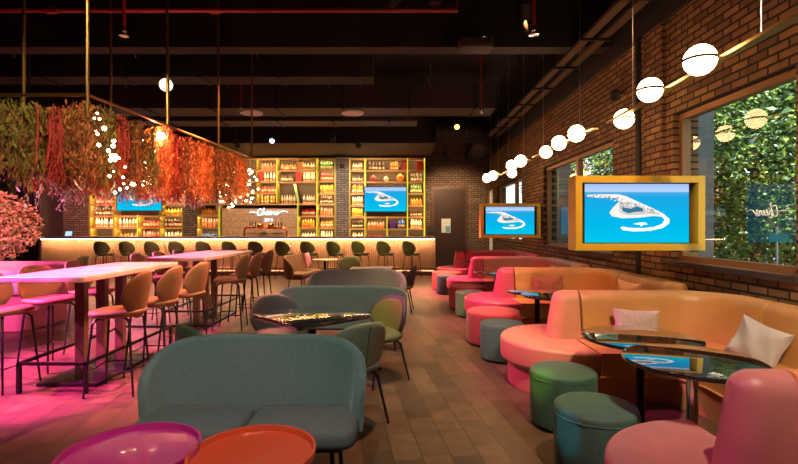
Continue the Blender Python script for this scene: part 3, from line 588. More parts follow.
for a, b, py, n, c, s, wh in [
 (90, 114, 215.5, 6, 'dark', 0, 'above the white row in the first bay '+L_), (90, 114, 227, 7, 'white', 2, 'on the lower shelf in the first bay '+L_), (114, 138, 227, 6, 'clear', 0, 'in the second bay under the left television'), (138, 160, 227, 5, 'red', 1, 'in the third bay under the left television'), (160, 183, 227, 6, 'dark', 0, 'on the lower shelf beside the left brick pillar'),
 (160, 183, 215.5, 6, 'yellow', 1, 'on the upper shelf beside the left brick pillar'), (160, 183, 204, 6, 'clear', 1, 'on the top visible shelf beside the left brick pillar'), (90, 114, 204, 6, 'red', 1, 'just under the flowers in the first bay '+L_), (114, 138, 237, 5, 'amber', 1, 'standing on the back counter under the left television'), (138, 160, 237, 6, 'pink', 0, 'standing on the back counter right of the left television'), (160, 183, 237, 6, 'clear', 0, 'standing on the back counter by the left pillar'),
 (257, 277, 169.5, 5, 'pink', 1, 'on the top shelf right of the hanging flowers'), (257, 277, 181, 5, 'white', 0, 'on the second shelf right of the hanging flowers'), (257, 277, 192.5, 5, 'red', 1, 'on the third shelf right of the hanging flowers'), (257, 277, 203.5, 5, 'amber', 2, 'on the shelf above the left of the sign board'),
 (277, 298, 170, 6, 'amber', 1, 'on the top shelf above the neon sign'), (298, 317, 170, 5, 'white', 1, 'on the top shelf right of the neon sign'), (317, 335, 169.5, 6, 'green', 0, 'on the top shelf beside the right brick pillar'),
 (277, 294, 181.5, 5, 'dark', 1, 'on the second shelf above the neon sign'), (300, 317, 181.5, 5, 'white', 2, 'on the second shelf right of the neon sign'), (317, 335, 180.5, 6, 'red', 0, 'on the second shelf beside the right brick pillar'),
 (277, 297, 203.5, 6, 'clear', 2, 'in the tall open bay above the neon sign'), (300, 317, 203.5, 5, 'white', 0, 'in the tall open bay right of the leaning strip'),
 (317, 335, 193, 6, 'yellow', 0, 'on the third shelf beside the right brick pillar'), (317, 335, 203.5, 6, 'dark', 2, 'on the fourth shelf beside the right brick pillar'),
 (197, 219.5, 215, 6, 'orange', 1, 'on the upper shelf left of the sign board'), (197, 219.5, 227, 6, 'pink', 2, 'on the lower shelf left of the sign board'), (298, 317, 215.5, 5, 'red', 1, 'on the upper shelf right of the sign board'), (317, 335, 215.5, 5, 'pink', 0, 'on the fifth shelf beside the right brick pillar'), (298, 317, 227.5, 5, 'orange', 0, 'on the lower shelf right of the sign board'), (317, 335, 227.5, 5, 'amber', 1, 'on the lowest shelf beside the right brick pillar'), (298, 317, 237, 5, 'white', 1, 'standing on the back counter right of the sign board'), (317, 335, 237, 5, 'clear', 2, 'standing on the back counter by the right pillar'), (197, 219.5, 237, 6, 'blue', 1, 'standing on the back counter left of the sign board'),
 (349, 365, 170, 4, 'white', 1, 'on the top shelf in the left bay '+R_), (349, 365, 181.5, 4, 'dark', 1, 'on the second shelf in the left bay '+R_), (349, 365, 193, 5, 'amber', 0, 'on the third shelf in the left bay '+R_), (349, 365, 205, 5, 'clear', 0, 'on the fourth shelf in the left bay '+R_), (349, 365, 216.5, 5, 'yellow', 0, 'on the fifth shelf in the left bay '+R_), (349, 365, 228, 5, 'dark', 2, 'on the sixth shelf in the left bay '+R_), (349, 365, 237, 4, 'white', 1, 'standing on the back counter in the left bay '+R_),
 (407.5, 424.5, 181.5, 4, 'dark', 0, 'on the second shelf in the right bay '+R_), (407.5, 424.5, 193, 5, 'green', 0, 'on the third shelf in the right bay '+R_), (407.5, 424.5, 205, 4, 'orange', 1, 'on the fourth shelf in the right bay '+R_), (407.5, 424.5, 216.5, 5, 'dark', 2, 'on the fifth shelf in the right bay '+R_), (407.5, 424.5, 228, 5, 'clear', 2, 'on the sixth shelf in the right bay '+R_),
 (365, 387, 228.5, 6, 'pink', 1, 'under the left half of the right television'), (396, 407.5, 228.5, 3, 'blue', 0, 'under the right half of the right television'), (365, 387, 170, 5, 'dark', 0, 'on the top shelf above the right television'), (387, 401, 170, 4, 'amber', 2, 'on the top shelf left of the red box')]:
    bottles(a, b, py, n, c, s, wh)
def deco(px, py, rad, m, lb, cat, name):
    r = thing(name, lb, cat, (xof(px), SY0+.18, zof(py)+.0015)); MB().sphere((0, 0, rad), rad, 18, 12).build('globe', m, r); MB().lathe([(.001, 2*rad), (.025, 2*rad-.004), (.02, 2*rad+.03), (.001, 2*rad+.03)], 10).build('neck', 'brass', r)
deco(373, 181.5, .115, mat('glaze_red', (.4, .06, .07), .3), 'dark red round flask above the right television', 'flask', 'round_flask')
deco(386, 181.5, .1, mat('glaze_white', (.7, .66, .58), .3), 'cream round flask above the right television', 'flask', 'round_flask')
deco(400, 181.5, .14, mat('glaze_orange', (.8, .2, .03), .3), 'large orange round flask above the right television', 'flask', 'round_flask')
def carton(px0, px1, py, h, m, lb):
    r = thing('gift_carton', lb, 'box', ((xof(px0)+xof(px1))/2, SY0+.18, zof(py)+.0015)); w = (xof(px1)-xof(px0))/2
    MB().box(-w, -.12, 0, w, .12, h*.8).build('box', m, r, smooth=False); MB().box(-w-.006, -.126, h*.8, w+.006, .126, h).build('lid', m, r, smooth=False)
M['cart_red'] = mat('carton_red', (.6, .03, .02), .5); M['cart_blue'] = mat('carton_violet', (.15, .03, .5), .5); M['cart_or'] = mat('carton_orange', (.7, .28, .04), .5)
carton(295.5, 300.5, 181.5, .33, 'cart_red', 'red carton on the second shelf right of the neon sign'); carton(417, 423, 170, .3, 'cart_red', 'red carton on the top shelf in the right bay of the right shelving')
carton(390, 395.5, 228.5, .3, 'cart_blue', 'violet carton under the right television'); carton(402, 406.5, 170, .3, 'cart_red', 'red carton at the top right above the right television')
carton(297, 302, 170, .3, 'cart_or', 'orange carton on the top shelf above the neon sign'); carton(258.5, 262, 181, .34, 'cart_red', 'red carton right of the flowers on the second shelf'); carton(368, 382, 237.2, .16, 'cart_red', 'wide red carton on the back counter under the right television')
for o in bpy.data.objects:
    if o.get('label', '').startswith('wide red carton'): o.location.z = 1.0325
r = thing('display_strip', 'pale green strip leaning in the tall open bay above the neon sign', 'strip', (xof(294), SY0+.2, zof(203.5)+.0015)); MB().loops([[(x, y, z) for x, y in ((q, -.03), (q+.09, -.03), (q+.09, .03), (q, .03))] for q, z in ((.09, 0), (-.05, .72))]).build('bar', mat('strip_green', (.3, .5, .2), .4), r, smooth=False)
r.rotation_euler = (0, 0, 0)
# sign board, neon, taps
sx0, sx1 = xof(221), xof(296.5)
r = thing('sign_board', 'wide oak board carrying the neon sign behind the bar', 'board', ((sx0+sx1)/2, SY0+.13, 1.032)); W = (sx1-sx0)/2
b = MB()
for k in range(5): b.box(-W, 0, .005+k*.23, W, .1, .005+k*.23+.222)
b.build('boards', 'panelw', r, smooth=False); MB().box(-W, .1, 0, W, .28, 1.15).build('backing', 'shelfback', r, smooth=False)
r = thing('neon_sign', 'white neon sign reading Cheers on the oak board behind the bar', 'sign', (P(268.5, 210.5, SY0+.08).x, SY0+.08, P(268.5, 210.5, SY0+.08).z-.07))
def sm(pts, n=6):
    o = []
    Pp = [Vector(p) for p in pts]
    for i in range(len(Pp)-1):
        p0 = Pp[max(i-1, 0)]; p1 = Pp[i]; p2 = Pp[i+1]; p3 = Pp[min(i+2, len(Pp)-1)]
        for k in range(n):
            t = k/n; o.append(.5*((2*p1)+(-p0+p2)*t+(2*p0-5*p1+4*p2-p3)*t*t+(-p0+3*p1-3*p2+p3)*t**3))
    o.append(Pp[-1]); return o
NS = .0365
scr = [[(-19, 0), (-15.5, .3), (-12, 0), (-10.5, 1)],
       [(-6.8, 2.6), (-7.8, 3.6), (-9.8, 2.8), (-11, 0), (-10.6, -2.4), (-8.8, -2.8), (-7, -1.4), (-5.4, 2), (-4.2, 4), (-5, 3.6), (-6.2, -2.7), (-5, .2), (-4, .6), (-3.6, -1), (-3.2, -2.2), (-2, -1.4), (-.6, .2), (-.7, 1), (-1.6, .4), (-1.7, -1.6), (-.6, -2.2), (1, -1), (2.4, .4), (2.2, 1), (1.3, .5), (1.2, -1.6), (2.3, -2.2), (3.8, -.6), (4.6, .9), (5, .4), (6.2, .5), (5.6, -1.4), (6.4, -2.2), (7.8, -.8), (9.3, 1.3), (8.8, .2), (9.3, -1.2), (8.6, -2.4), (7.4, -2), (9.4, -1.4), (11.5, .2), (14, 1.4), (18, 1), (19.2, .2)]]
n_ = MB()
for s_ in scr: n_.tube([(p.x*NS, 0, p.y*NS) for p in sm([(a, b, 0) for a, b in s_])], .017, 6)
n_.build('lettering', 'neon', r)
def text(name, body, size, m, parent, loc, rot, ext=.003, off=0):
    cu = bpy.data.curves.new(name, 'FONT'); cu.body = body; cu.size = size; cu.extrude = ext; cu.align_x = 'CENTER'; cu.align_y = 'CENTER'; cu.offset = off
    t = bpy.data.objects.new('t', cu); C.objects.link(t); dg = bpy.context.evaluated_depsgraph_get(); me = bpy.data.meshes.new_from_object(t.evaluated_get(dg)); bpy.data.objects.remove(t)
    me.materials.clear(); me.materials.append(M[m]); o = bpy.data.objects.new(name, me); C.objects.link(o); o.parent = parent; o.location = loc; o.rotation_euler = rot; return o
text('small_lettering', '2015', .17, 'neon', r, (0, .02, -.28), (PI/2, 0, 0), .004, 0)
MB().box(-.55, .022, -.17, .55, .045, -.155).build('sign_rail', 'steel', r, smooth=False)
r = thing('beer_tap_font', 'copper pipe beer tap arch standing on the back counter under the neon sign', 'beer tap', (xof(268.5), 17.2, 1.032))
MB().tube(sm([(-.76, 0, 0), (-.76, 0, .34), (-.70, 0, .43), (-.6, 0, .45), (.6, 0, .45), (.70, 0, .43), (.76, 0, .34), (.76, 0, 0)], 5), .035, 10).build('pipe_arch', 'copper', r)
for x in (-.18, .2): MB().lathe([(.001, -.08), (.1, -.06), (.12, .04), (.12, .1), (.09, .14), (.001, .15)], 16, (x, -.02, .46)).build('drum', 'copper', r)
for x in (-.56, -.46, -.36, .36, .46, .56):
    t = MB().tube([(x, -.03, .45), (x, -.1, .44), (x, -.11, .36)], .012).build('spout', 'chrome', r); MB().lathe([(.012, 0), (.02, .03), (.024, .16), (.001, .17)], 10, (x, -.03, .48)).build('tap_handle', 'metal', t)
r = thing('cash_register', 'black cash register at the right end of the back bar', 'cash register', (xof(431), 17.5, 0)); MB().box(-.16, -.15, .0, .16, .2, 1.2).build('stand', 'wooddark', r, smooth=False); MB().box(-.15, -.14, 1.201, .15, .12, 1.32).build('body', 'black', r, smooth=False); MB().loops([[(-.13, -.1+z*.2, 1.32+z), (.13, -.1+z*.2, 1.32+z), (.13, -.06+z*.2, 1.32+z), (-.13, -.06+z*.2, 1.32+z)] for z in (0, .22)]).build('display', 'metal', r, smooth=False)
r = thing('tablet', 'small tablet with a lit pale screen on the left end of the bar', 'tablet', (P(67, 233, 14.9).x, 14.95, 1.2015)); MB().loops([[(-.12, z*.3, z), (.12, z*.3, z), (.12, .02+z*.3, z), (-.12, .02+z*.3, z)] for z in (0, .18)]).build('case', 'black', r, smooth=False)
MB().loops([[(-.105, z*.3-.004, z), (.105, z*.3-.004, z), (.105, z*.3-.001, z), (-.105, z*.3-.001, z)] for z in (.02, .165)]).build('screen', emis('tablet_glow', (.5, .75, 1), 1), r, smooth=False)

# ================================================================== CHAIRS AND STOOLS
def bw(b):  # half width of a beetle back at relative height b
    return 1
def beetle_outline(w, h, neck, n=40):
    o = []
    for k in range(n):
        t = -PI/2+k*2*PI/n; x = math.cos(t); z = (math.sin(t)+1)/2
        prof = (neck+(1-neck)*min(1, z/.45)**.8) if z < .45 else 1
        o.append((w*math.copysign(abs(x)**.75, x)*prof, h*z))
    return o
def shell_back(name, parent, w, h, z0, y0, lean, wrap, m, T=.05, neck=.62):
    mb = MB(); mb.pad(beetle_outline(w, h, neck), T, lambda a, b, c: (a*(1-.0*b), y0+lean*b-wrap*a*a-.25*wrap*abs(a)**3+c, z0+b-.10*c), n=7, p=4, tmin=.006)
    return mb.build(name, m, parent)
def shell_seat(name, parent, a, b, z, m, T=.07):
    mb = MB(); mb.pad(sup(a, b, 2.6), T, lambda x, y, c: (x, y, z+c+.22*max(0, y)**2), n=6, p=5, tmin=.008); return mb.build(name, m, parent)
def stool(label, cat, m, loc, rz, group):
    r = thing('bar_stool', label, cat, loc, rz, group)
    shell_seat('seat', r, .225, .225, .72, m, .06); shell_back('backrest', r, .25, .43, .665, .175, .18, 1.25, m, .05, .68)
    for sx in (-1, 1):
        for sy in (-1, 1): MB().tube([(sx*.05, sy*.05, .678), (sx*.13, sy*.13, .672), (sx*.155, sy*.155, .64), (sx*.20, sy*.205, .012), (sx*.2005, sy*.2055, 0)], [.011, .012, .012, .009, .009], 8).build('leg', 'metal', r)
    k = .186; MB().tube([(-k, -k, .22), (k, -k, .22), (k, k, .22), (-k, k, .22)], .008, 8, closed=True).build('footrest', 'metal', r)
    return r
g = 'bar stools along the bar'
ords = ['first', 'second', 'third', 'fourth', 'fifth', 'sixth', 'seventh', 'eighth', 'ninth', 'tenth', 'eleventh', 'twelfth', 'thirteenth']
rz0 = face(.78, .62)
s0 = None
for i, px in enumerate((105, 130, 155, 179, 206, 232, 258, 285, 310, 336, 361, 386, 412)):
    loc = ((px-CX)/F*13.95, 13.95, 0); lb = 'dark olive bar stool, %s from the left along the lit bar counter' % ords[i]
    f_ = Vector((loc[0], loc[1])).normalized(); rz0 = face(.80*f_.x+.60*f_.y, .80*f_.y-.60*f_.x)
    if s0 is None: s0 = stool(lb, 'stool', 'olive_d', loc, rz0, g)
    else: dup(s0, loc, rz0+random.uniform(-.06, .06), lb, g)
g = 'stools at the high tables'
t0 = stool('tan bar stool on the aisle side of the near high table, nearest the camera', 'stool', 'tan', (-2.58, 4.42, 0), face(-1, -.12), g)
for x, y, rz, lb in ((-2.55, 5.0, face(-1, -.05), 'tan bar stool, middle one on the aisle side of the near high table'), (-2.52, 5.62, face(-1, .05), 'tan bar stool, farthest on the aisle side of the near high table'),
    (-3.72, 4.5, face(1, -.1), 'tan bar stool on the left side of the near high table, nearest the camera'), (-3.74, 5.15, face(1, -.25), 'tan bar stool, middle one on the left side of the near high table'), (-3.74, 5.85, face(1, 0), 'tan bar stool, farthest on the left side of the near high table'),
    (-2.50, 7.12, face(-1, -.1), 'tan bar stool on the aisle side of the far high table, nearest the camera'), (-2.50, 7.78, face(-1, -.05), 'tan bar stool, middle one on the aisle side of the far high table'), (-2.50, 8.5, face(-1, .05), 'tan bar stool, farthest on the aisle side of the far high table'),
    (-3.78, 7.3, face(1, 0), 'tan bar stool on the left side of the far high table, nearest the camera'), (-3.78, 7.95, face(1, 0), 'tan bar stool, middle one on the left side of the far high table'), (-3.78, 8.65, face(1, 0), 'tan bar stool, farthest on the left side of the far high table')):
    dup(t0, (x, y, 0), rz, lb, g)
def chair(label, m, loc, rz, group=None, mi=None):
    r = thing('dining_chair', label, 'chair', loc, rz, group)
    shell_seat('seat', r, .245, .235, .44, 'olive' if mi else m, .08); b = shell_back('backrest', r, .265, .40, .405, .19, .22, 1.5, m, .055, .86)
    mb = MB(); mb.tube([(0, .19+.22*z+.034, .405+z) for z in (.03, .12, .22, .32, .37)], .004, 6); mb.build('seam', 'olive', b)
    if mi: mb = MB(); mb.pad(beetle_outline(.235, .34, .86), .02, lambda a, q, c: (a, .19+.22*(q+.03)-1.5*a*a-.375*abs(a)**3-.032+c, .435+q), n=5, p=4); mb.build('inner_pad', mi, b)
    for sx in (-1, 1):
        for sy in (-1, 1): MB().tube([(sx*.06, sy*.05, .392), (sx*.15, sy*.13, .388), (sx*.175, sy*.155, .36), (sx*.225, sy*.225, .01), (sx*.226, sy*.226, 0)], [.012, .013, .013, .009, .009], 8).build('leg', 'metal', r)
    return r
g = 'chairs at the black square table'
chair('olive dining chair at the near right side of the black square table', 'olive_g', (-.40, 3.70, 0), face(-.62, .75), g)
chair('dining chair with lime lit inner back at the far right side of the black square table', 'mauve', (-.22, 4.72, 0), face(-.7, -.62), g, 'lime')
chair('purple lit dining chair at the far left side of the black square table', 'mauve', (-1.17, 4.76, 0), face(.62, -.75), g)
chair('dark olive dining chair at the near left side of the black square table', 'olive', (-1.36, 3.62, 0), face(.7, .7), g)
g = 'chairs in the middle of the room'
chair('dark olive dining chair with purple lit back beside the aisle, behind the grey loveseats', 'mauve', (.02, 8.55, 0), face(-1, .1), g, 'olive_d')
chair('olive green chair with its inner back showing, in front of the bar stools', 'olive', (-1.2, 11.3, 0), face(-.15, -1), g, 'olive')
chair('olive chair at the left beyond the near high table, in front of the bar', 'olive', (-7.75, 11.5, 0), face(-.5, -1), g)

# ================================================================== TABLES
def hightable(label, x0, x1, y0, y1, py):
    r = thing('high_table', label, 'table', (0, 0, 0), 0, 'high tables')
    MB().slab(rrect(x0, y0, x1, y1, .03), 1.0, 1.05, .008, .008).build('tabletop', 'hightop', r); xc = -3.12
    for y in py: MB().box(xc-.045, y-.035, .03, xc+.045, y+.035, .999).build('post', 'wooddark', r, smooth=False)
    ya, yb = py[0]-.40, py[-1]+.55
    MB().box(xc-.28, py[0]-.22, 0, xc+.28, py[-1]+.22, .03).build('base_plate', 'metal', r, smooth=False)
    f = MB(); z = .27; k = .30
    for a, b in (((xc-k, ya), (xc+k, ya)), ((xc+k, ya), (xc+k, yb)), ((xc+k, yb), (xc-k, yb)), ((xc-k, yb), (xc-k, ya))):
        f.box(min(a[0], b[0])-.014, min(a[1], b[1])-.014, z-.014, max(a[0], b[0])+.014, max(a[1], b[1])+.014, z+.014)
    f.build('foot_rail', 'metal', r, smooth=False)
    for a in (-1, 1):
        for y in (ya, yb): MB().box(xc+a*k-.016, y-.016, 0, xc+a*k+.016, y+.016, z-.014).build('rail_leg', 'metal', r, smooth=False)
hightable('near long high table with pale pink lit top under the hanging flowers', -3.62, -2.83, 4.3, 6.17, (4.72, 5.05, 5.38))
hightable('far long high table with pale pink lit top, closer to the bar', -3.70, -2.83, 7.0, 9.3, (7.4, 7.75, 8.1))
def rtable(name, label, loc, rad, h, m, mp, group=None, base=.15):
    r = thing(name, label, 'table', loc, 0, group)
    MB().slab(circ(0, 0, rad, 56), h-.025, h, .006, .01).build('tabletop', m, r); MB().lathe([(.032, .015), (.032, h-.026)], 16).build('post', mp, r)
    MB().lathe([(.001, 0), (base, 0), (base, .008), (.04, .02), (.001, .02)], 32).build('base', 'metal', r); return r
tri = thing('square_table', 'black glossy square table set diagonally behind the near loveseat', 'table', (-.76, 4.18, 0), PI/4)
MB().slab(rrect(-.375, -.375, .375, .375, .04), .705, .74, .008, .012).build('tabletop', 'glassblack', tri); MB().lathe([(.04, .015), (.04, .704)], 16).build('post', 'metal', tri); MB().slab(rrect(-.2, -.2, .2, .2, .02), 0, .015, .004, 0).build('base', 'metal', tri)
r = thing('square_table', 'pale square table beside the aisle behind the grey loveseats', 'table', (-.52, 8.85, 0)); MB().slab(rrect(-.38, -.38, .38, .38, .03), .715, .74, .006, .006).build('tabletop', 'tblwhite', r); MB().lathe([(.04, .015), (.04, .714)], 16).build('post', 'metal', r); MB().slab(rrect(-.2, -.2, .2, .2, .02), 0, .015, .004, 0).build('base', 'metal', r)
rtable('round_table', 'small round pale table in front of the bar stools', (-1.75, 11.35, 0), .3, .74, 'tblwhite', 'metal')
def coffee(label, x, y, rad, m):
    r = thing('tray_table', label, 'table', (x, y, 0), 0, 'round tray tables'); z = .42
    MB().lathe([(.001, z-.012), (rad-.02, z-.012), (rad, z), (rad, z+.028), (rad-.012, z+.028), (rad-.02, z+.002), (rad-.03, z), (.001, z)], 64).build('tray_top', m, r)
    for k in range(3):
        a = k*2*PI/3+.5; c, s = math.cos(a), math.sin(a); MB().tube([(c*(rad-.08), s*(rad-.08), z-.013), (c*(rad-.05), s*(rad-.05), 0)], .009, 8).build('leg', 'metal', r)
    return r
coffee('pink lit round tray table in the left foreground', -1.27, 2.28, .31, 'tray_m'); coffee('orange red round tray table in front of the near loveseat', -.69, 2.265, .295, 'tray_r')

# ================================================================== LOVESEATS
def loveseat(label, m, loc, rz, W=.73, group='curved loveseats', seam=False, cush=None):
    r = thing('loveseat', label, 'sofa', loc, rz, group); R = .22
    path = [(-W, .03), (-W, .28-R)] + arc(-W+R, .28-R, R, 180, 90, 8)[1:] + arc(W-R, .28-R, R, 90, 0, 8) + [(W, .03)]
    path = subdiv(path, .05); 
    L = sum((path[i+1]-path[i]).length for i in range(len(path)-1))
    def z1(u):
        d = min(u, 1-u)*L
        t = min(1, d/.52); return .46+.35*(1-(1-t)**2.6)**(1/2.0)
    MB().ribbon(path, .042, .30, z1, lean=.10, e0=.03, e1=.03, top=.8, seg=6).build('backrest', m, r)
    if seam: MB().tube([(0, .322+.1*(z-.30), z) for z in (.38, .5, .65, .76)], .004, 6).build('back_seam', 'greyf', r)
    for s in (-1, 1):
        a, b = (-W-.02, -.004) if s < 0 else (.004, W+.02)
        MB().slab(rrect(a, -.20, b, .22, .08), .29, .405, .045, .04, dome=.02).build('seat_cushion', cush or m, r)
    MB().slab(rrect(-W+.05, -.15, W-.05, .24, .05), .262, .291, 0, .01).build('seat_base', 'metal', r)
    for sx in (-1, 1):
        for sy, yy in ((-1, -.1), (1, .18)): MB().tube([(sx*(W-.12), yy, .264), (sx*(W-.10), yy+sy*.03, 0)], .013, 8).build('leg', 'metal', r)
    return r
loveseat('teal loveseat facing the camera, nearest in the foreground', 'teal', (-.87, 2.77, 0), 0, W=.615, cush='slate')
loveseat('teal loveseat with its seamed back turned to the camera, behind the square table', 'teal', (-.68, 6.0, 0), PI, seam=True)
loveseat('grey loveseat facing the camera, second row behind the seamed teal one', 'greyf', (-.67, 7.55, 0), 0)
loveseat('brown loveseat turned sideways with a pink cushion, before the bar', 'brownf', (-2.35, 11.95, 0), face(1, -.1))
# pink sofa, palm on the left
r = thing('pink_sofa', 'pink upholstered sofa at the left edge behind the near high table', 'sofa', (-6.3, 7.3, 0))
MB().slab(rrect(-1.0, -.5, .98, .5, .15), .0, .42, .05, .03).build('seat', 'pinkf', r)
MB().ribbon(subdiv([(-1.0, .42), (.7, .42)]+arc(.7, .12, .3, 90, 0, 8)+[(1.0, -.42)], .06), .11, .3, .95, lean=.05, e0=.08, e1=.1).build('backrest', 'pinkf', r)
def pillow(label, m, loc, rot, w=.42, h=.40, T=.15, group='throw pillows', crumple=0):
    r = thing('throw_pillow', label, 'pillow', loc, 0, group); r.rotation_euler = rot
    rnd = random.Random(hash(label) % 1000 if False else len(label))
    out = []
    n = 48
    for k in range(n):
        t = k*2*PI/n; x, y = math.cos(t), math.sin(t); q = max(abs(x), abs(y)); sx, sy = x/q, y/q
        pin = 1-.10*(1-(min(abs(x), abs(y))/q)**1.5)
        out.append((w/2*sx*pin, h/2*sy*pin))
    mb = MB(); mb.pad(out, T, lambda a, b, c: (a, c+(crumple*.012*math.sin(38*a+22*b)*(1 if c < 0 else .3)*min(1, abs(c)*30)), b), n=12, p=2.0); o = mb.build('cover', m, r)
    mb = MB(); mb.tube([(a, 0, b) for a, b in out], .004, 6, closed=True); mb.build('piping', m, r)
    return r
pillow('pale blue cushion on the pink sofa at the left edge', 'bluec', (-5.95, 7.42, .64), (-.25, 0, .1), .45, .4)
pillow('grey cushion further left on the pink sofa', 'greyf', (-6.6, 7.5, .64), (-.25, 0, 0), .45, .4)
pillow('pink cushion leaning in the sideways brown loveseat', 'pinkf', (-2.30, 12.05, .67), (-.3, 0, face(1, -.1)), .4, .38)

# ================================================================== BOOTHS
def seat_poly(y1=-2.05):
    return [(1.705, -.63), (2.12, -.63)] + [(2.42-.3+.3*math.cos(a), -.93+.3*math.sin(a)) for a in [PI/2-k*PI/16 for k in range(1, 9)]] + [(2.42, y1+.03), (2.45, y1), (3.02, y1), (3.02, -.3), (2.75, -.02), (1.705, -.02)]
def booth(label, Yb, m, m_end, y1=-2.05):
    r = thing('curved_booth_sofa', label, 'sofa', (-.07 if Yb < 3 else 0, Yb, 0), 0, 'curved booth sofas')
    c = math.acos(.075/.62); n = 40
    def disc(k): return [(1.62+(.62-k)*math.cos(c+(2*PI-2*c)*i/n), (.62-k)*math.sin(c+(2*PI-2*c)*i/n)) for i in range(n+1)]
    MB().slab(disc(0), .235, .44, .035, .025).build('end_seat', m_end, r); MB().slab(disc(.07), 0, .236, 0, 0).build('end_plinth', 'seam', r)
    sp = seat_poly(y1)[::-1]
    MB().slab(sp, .235, .44, .02, .015).build('bench_seat', m, r)
    sp2 = [(x if x > 2.5 or y > -.6 else x, y+.06 if y < -.5 and x < 2.3 and y > -.7 else y) for x, y in sp]
    MB().slab(sp2, 0, .236, 0, 0).build('bench_plinth', 'seam', r)
    full = [(1.50, 0), (2.59, 0)] + arc(2.59, -.5, .5, 90, 0, 12)[1:] + [(3.09, y1)]
    P1 = subdiv([(1.42, 0), (1.735, -.0)], .03); P2 = subdiv([(1.739, 0), (2.59, 0)], .1)+[Vector(p) for p in arc(2.59, -.5, .5, 90, 0, 12)[1:]]+[Vector((3.09, -.6)), Vector((3.09, -.70))]
    P3 = subdiv([(3.09, -.704), (3.09, y1)], .12)
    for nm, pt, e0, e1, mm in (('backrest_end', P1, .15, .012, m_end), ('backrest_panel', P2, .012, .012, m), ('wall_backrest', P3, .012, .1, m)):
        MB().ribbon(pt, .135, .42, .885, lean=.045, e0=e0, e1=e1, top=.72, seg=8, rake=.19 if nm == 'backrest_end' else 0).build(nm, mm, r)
lbs = ['nearest tan booth sofa in the right foreground, its back to the round tables', 'second booth sofa from the camera, tan with a large rounded end seat tinted by pink light', 'third booth sofa from the camera, under the large screen', 'fourth booth sofa from the camera, tinted with pink light', 'farthest pink lit booth sofa by the door']
YBS = [2.05, 4.67, 7.3, 10.0, 12.7]
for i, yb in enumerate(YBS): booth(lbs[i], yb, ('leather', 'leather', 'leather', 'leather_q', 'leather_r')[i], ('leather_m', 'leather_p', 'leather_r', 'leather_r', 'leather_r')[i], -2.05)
for x, y, rad, h, lb in ((1.70, 2.78, .375, .735, 'black glossy round table nearest the camera, behind the near booth'), (1.82, 3.62, .42, .675, 'black glossy round table in front of the second booth, lower and behind the nearest one'),
    (1.79, 5.45, .39, .735, 'black round table just behind the second booth'), (1.80, 6.25, .40, .675, 'black round table in front of the third booth'),
    (1.80, 8.05, .39, .735, 'black round table just behind the third booth'), (1.8, 8.9, .40, .675, 'black round table in front of the fourth booth'), (1.75, 11.55, .36, .7, 'black round table in front of the farthest booth')):
    rtable('round_table', lb, (x, y, 0), rad, h, 'glassblack', 'metal' if x != 1.70 else 'chrome', 'round booth tables', .12)
def pouf(label, x, y, rad, m, h=.42):
    r = thing('pouf', label, 'pouf', (x, y, 0), 0, 'poufs along the aisle'); MB().slab(circ(0, 0, rad, 56), .02, h, .03, .02, dome=.008).build('cushion', m, r)
    MB().lathe([(rad-.003, h-.055), (rad+.004, h-.05), (rad-.003, h-.045)], 48).build('piping', m, r); MB().lathe([(.001, 0), (rad-.03, 0), (rad-.03, .025), (.001, .025)], 40).build('base', 'metal', r)
pouf('green pouf nearest the camera, beside the near booth seat', 1.20, 2.93, .245, 'pouf_g'); pouf('green pouf second from the camera, lime tinted at the top, before the rounded pink lit seat', 1.25, 3.66, .245, 'pouf_g')
pouf('dark green pouf third from the camera, in front of the red one', 1.17, 5.46, .245, 'pouf_g'); pouf('large red pouf behind the third green pouf', 1.23, 6.24, .35, 'pouf_r')
pouf('green pouf fourth from the camera, between the two nearer red poufs', 1.2, 8.1, .245, 'pouf_g'); pouf('large red pouf next to the fourth booth end', 1.27, 8.86, .35, 'pouf_r')
pouf('small dark green pouf farthest down the aisle', 1.08, 10.8, .245, 'pouf_g'); pouf('large orange red pouf farthest down the aisle', 1.16, 11.6, .36, 'pouf_o')
pillow('pale linen pillow leaning on the long back of the second booth', 'cush', (2.20, 4.44, .60), (-.28, .06, 0), .44, .27, .13)
pillow('crumpled white pillow by the wall end of the second booth', 'cush_w', (2.84, 3.80, .575), (-.40, .30, -1.1), .37, .34, .16, crumple=1)
pillow('brick red pillow leaning on the back of the third booth', 'cush_r', (2.2, 7.05, .63), (-.28, -.1, 0), .46, .30, .14)
pillow('tan pillow on the wall side of the third booth', 'cush_o', (2.82, 5.95, .66), (-.3, .1, -1.1), .34, .34, .14); pillow('small white pillow at the front of the third booth wall side', 'cush_w', (2.84, 5.55, .60), (-.3, .5, -1.3), .26, .26, .1)
pillow('white pillow on the wall side of the fourth booth', 'cush_w', (2.80, 8.6, .62), (-.3, .2, -1.1), .34, .32, .13)
pillow('red pillow at the corner of the nearest booth by the wall', 'cush_r', (2.83, 1.35, .63), (-.3, .1, -1.3), .4, .36, .14)

# window lettering, read from outside
r = thing('window_decal', 'white Cheers lettering on the near window glass, reversed from inside', 'sign', (XR+.11, 4.40, 1.64))
dn = MB()
for s_ in scr: dn.tube([(0, p.x*.0125, p.y*.016) for p in sm([(a, b, 0) for a, b in s_], 4)], .005, 5)
dn.build('lettering', mat('white_vinyl', (.95, .95, .95), .6), r)

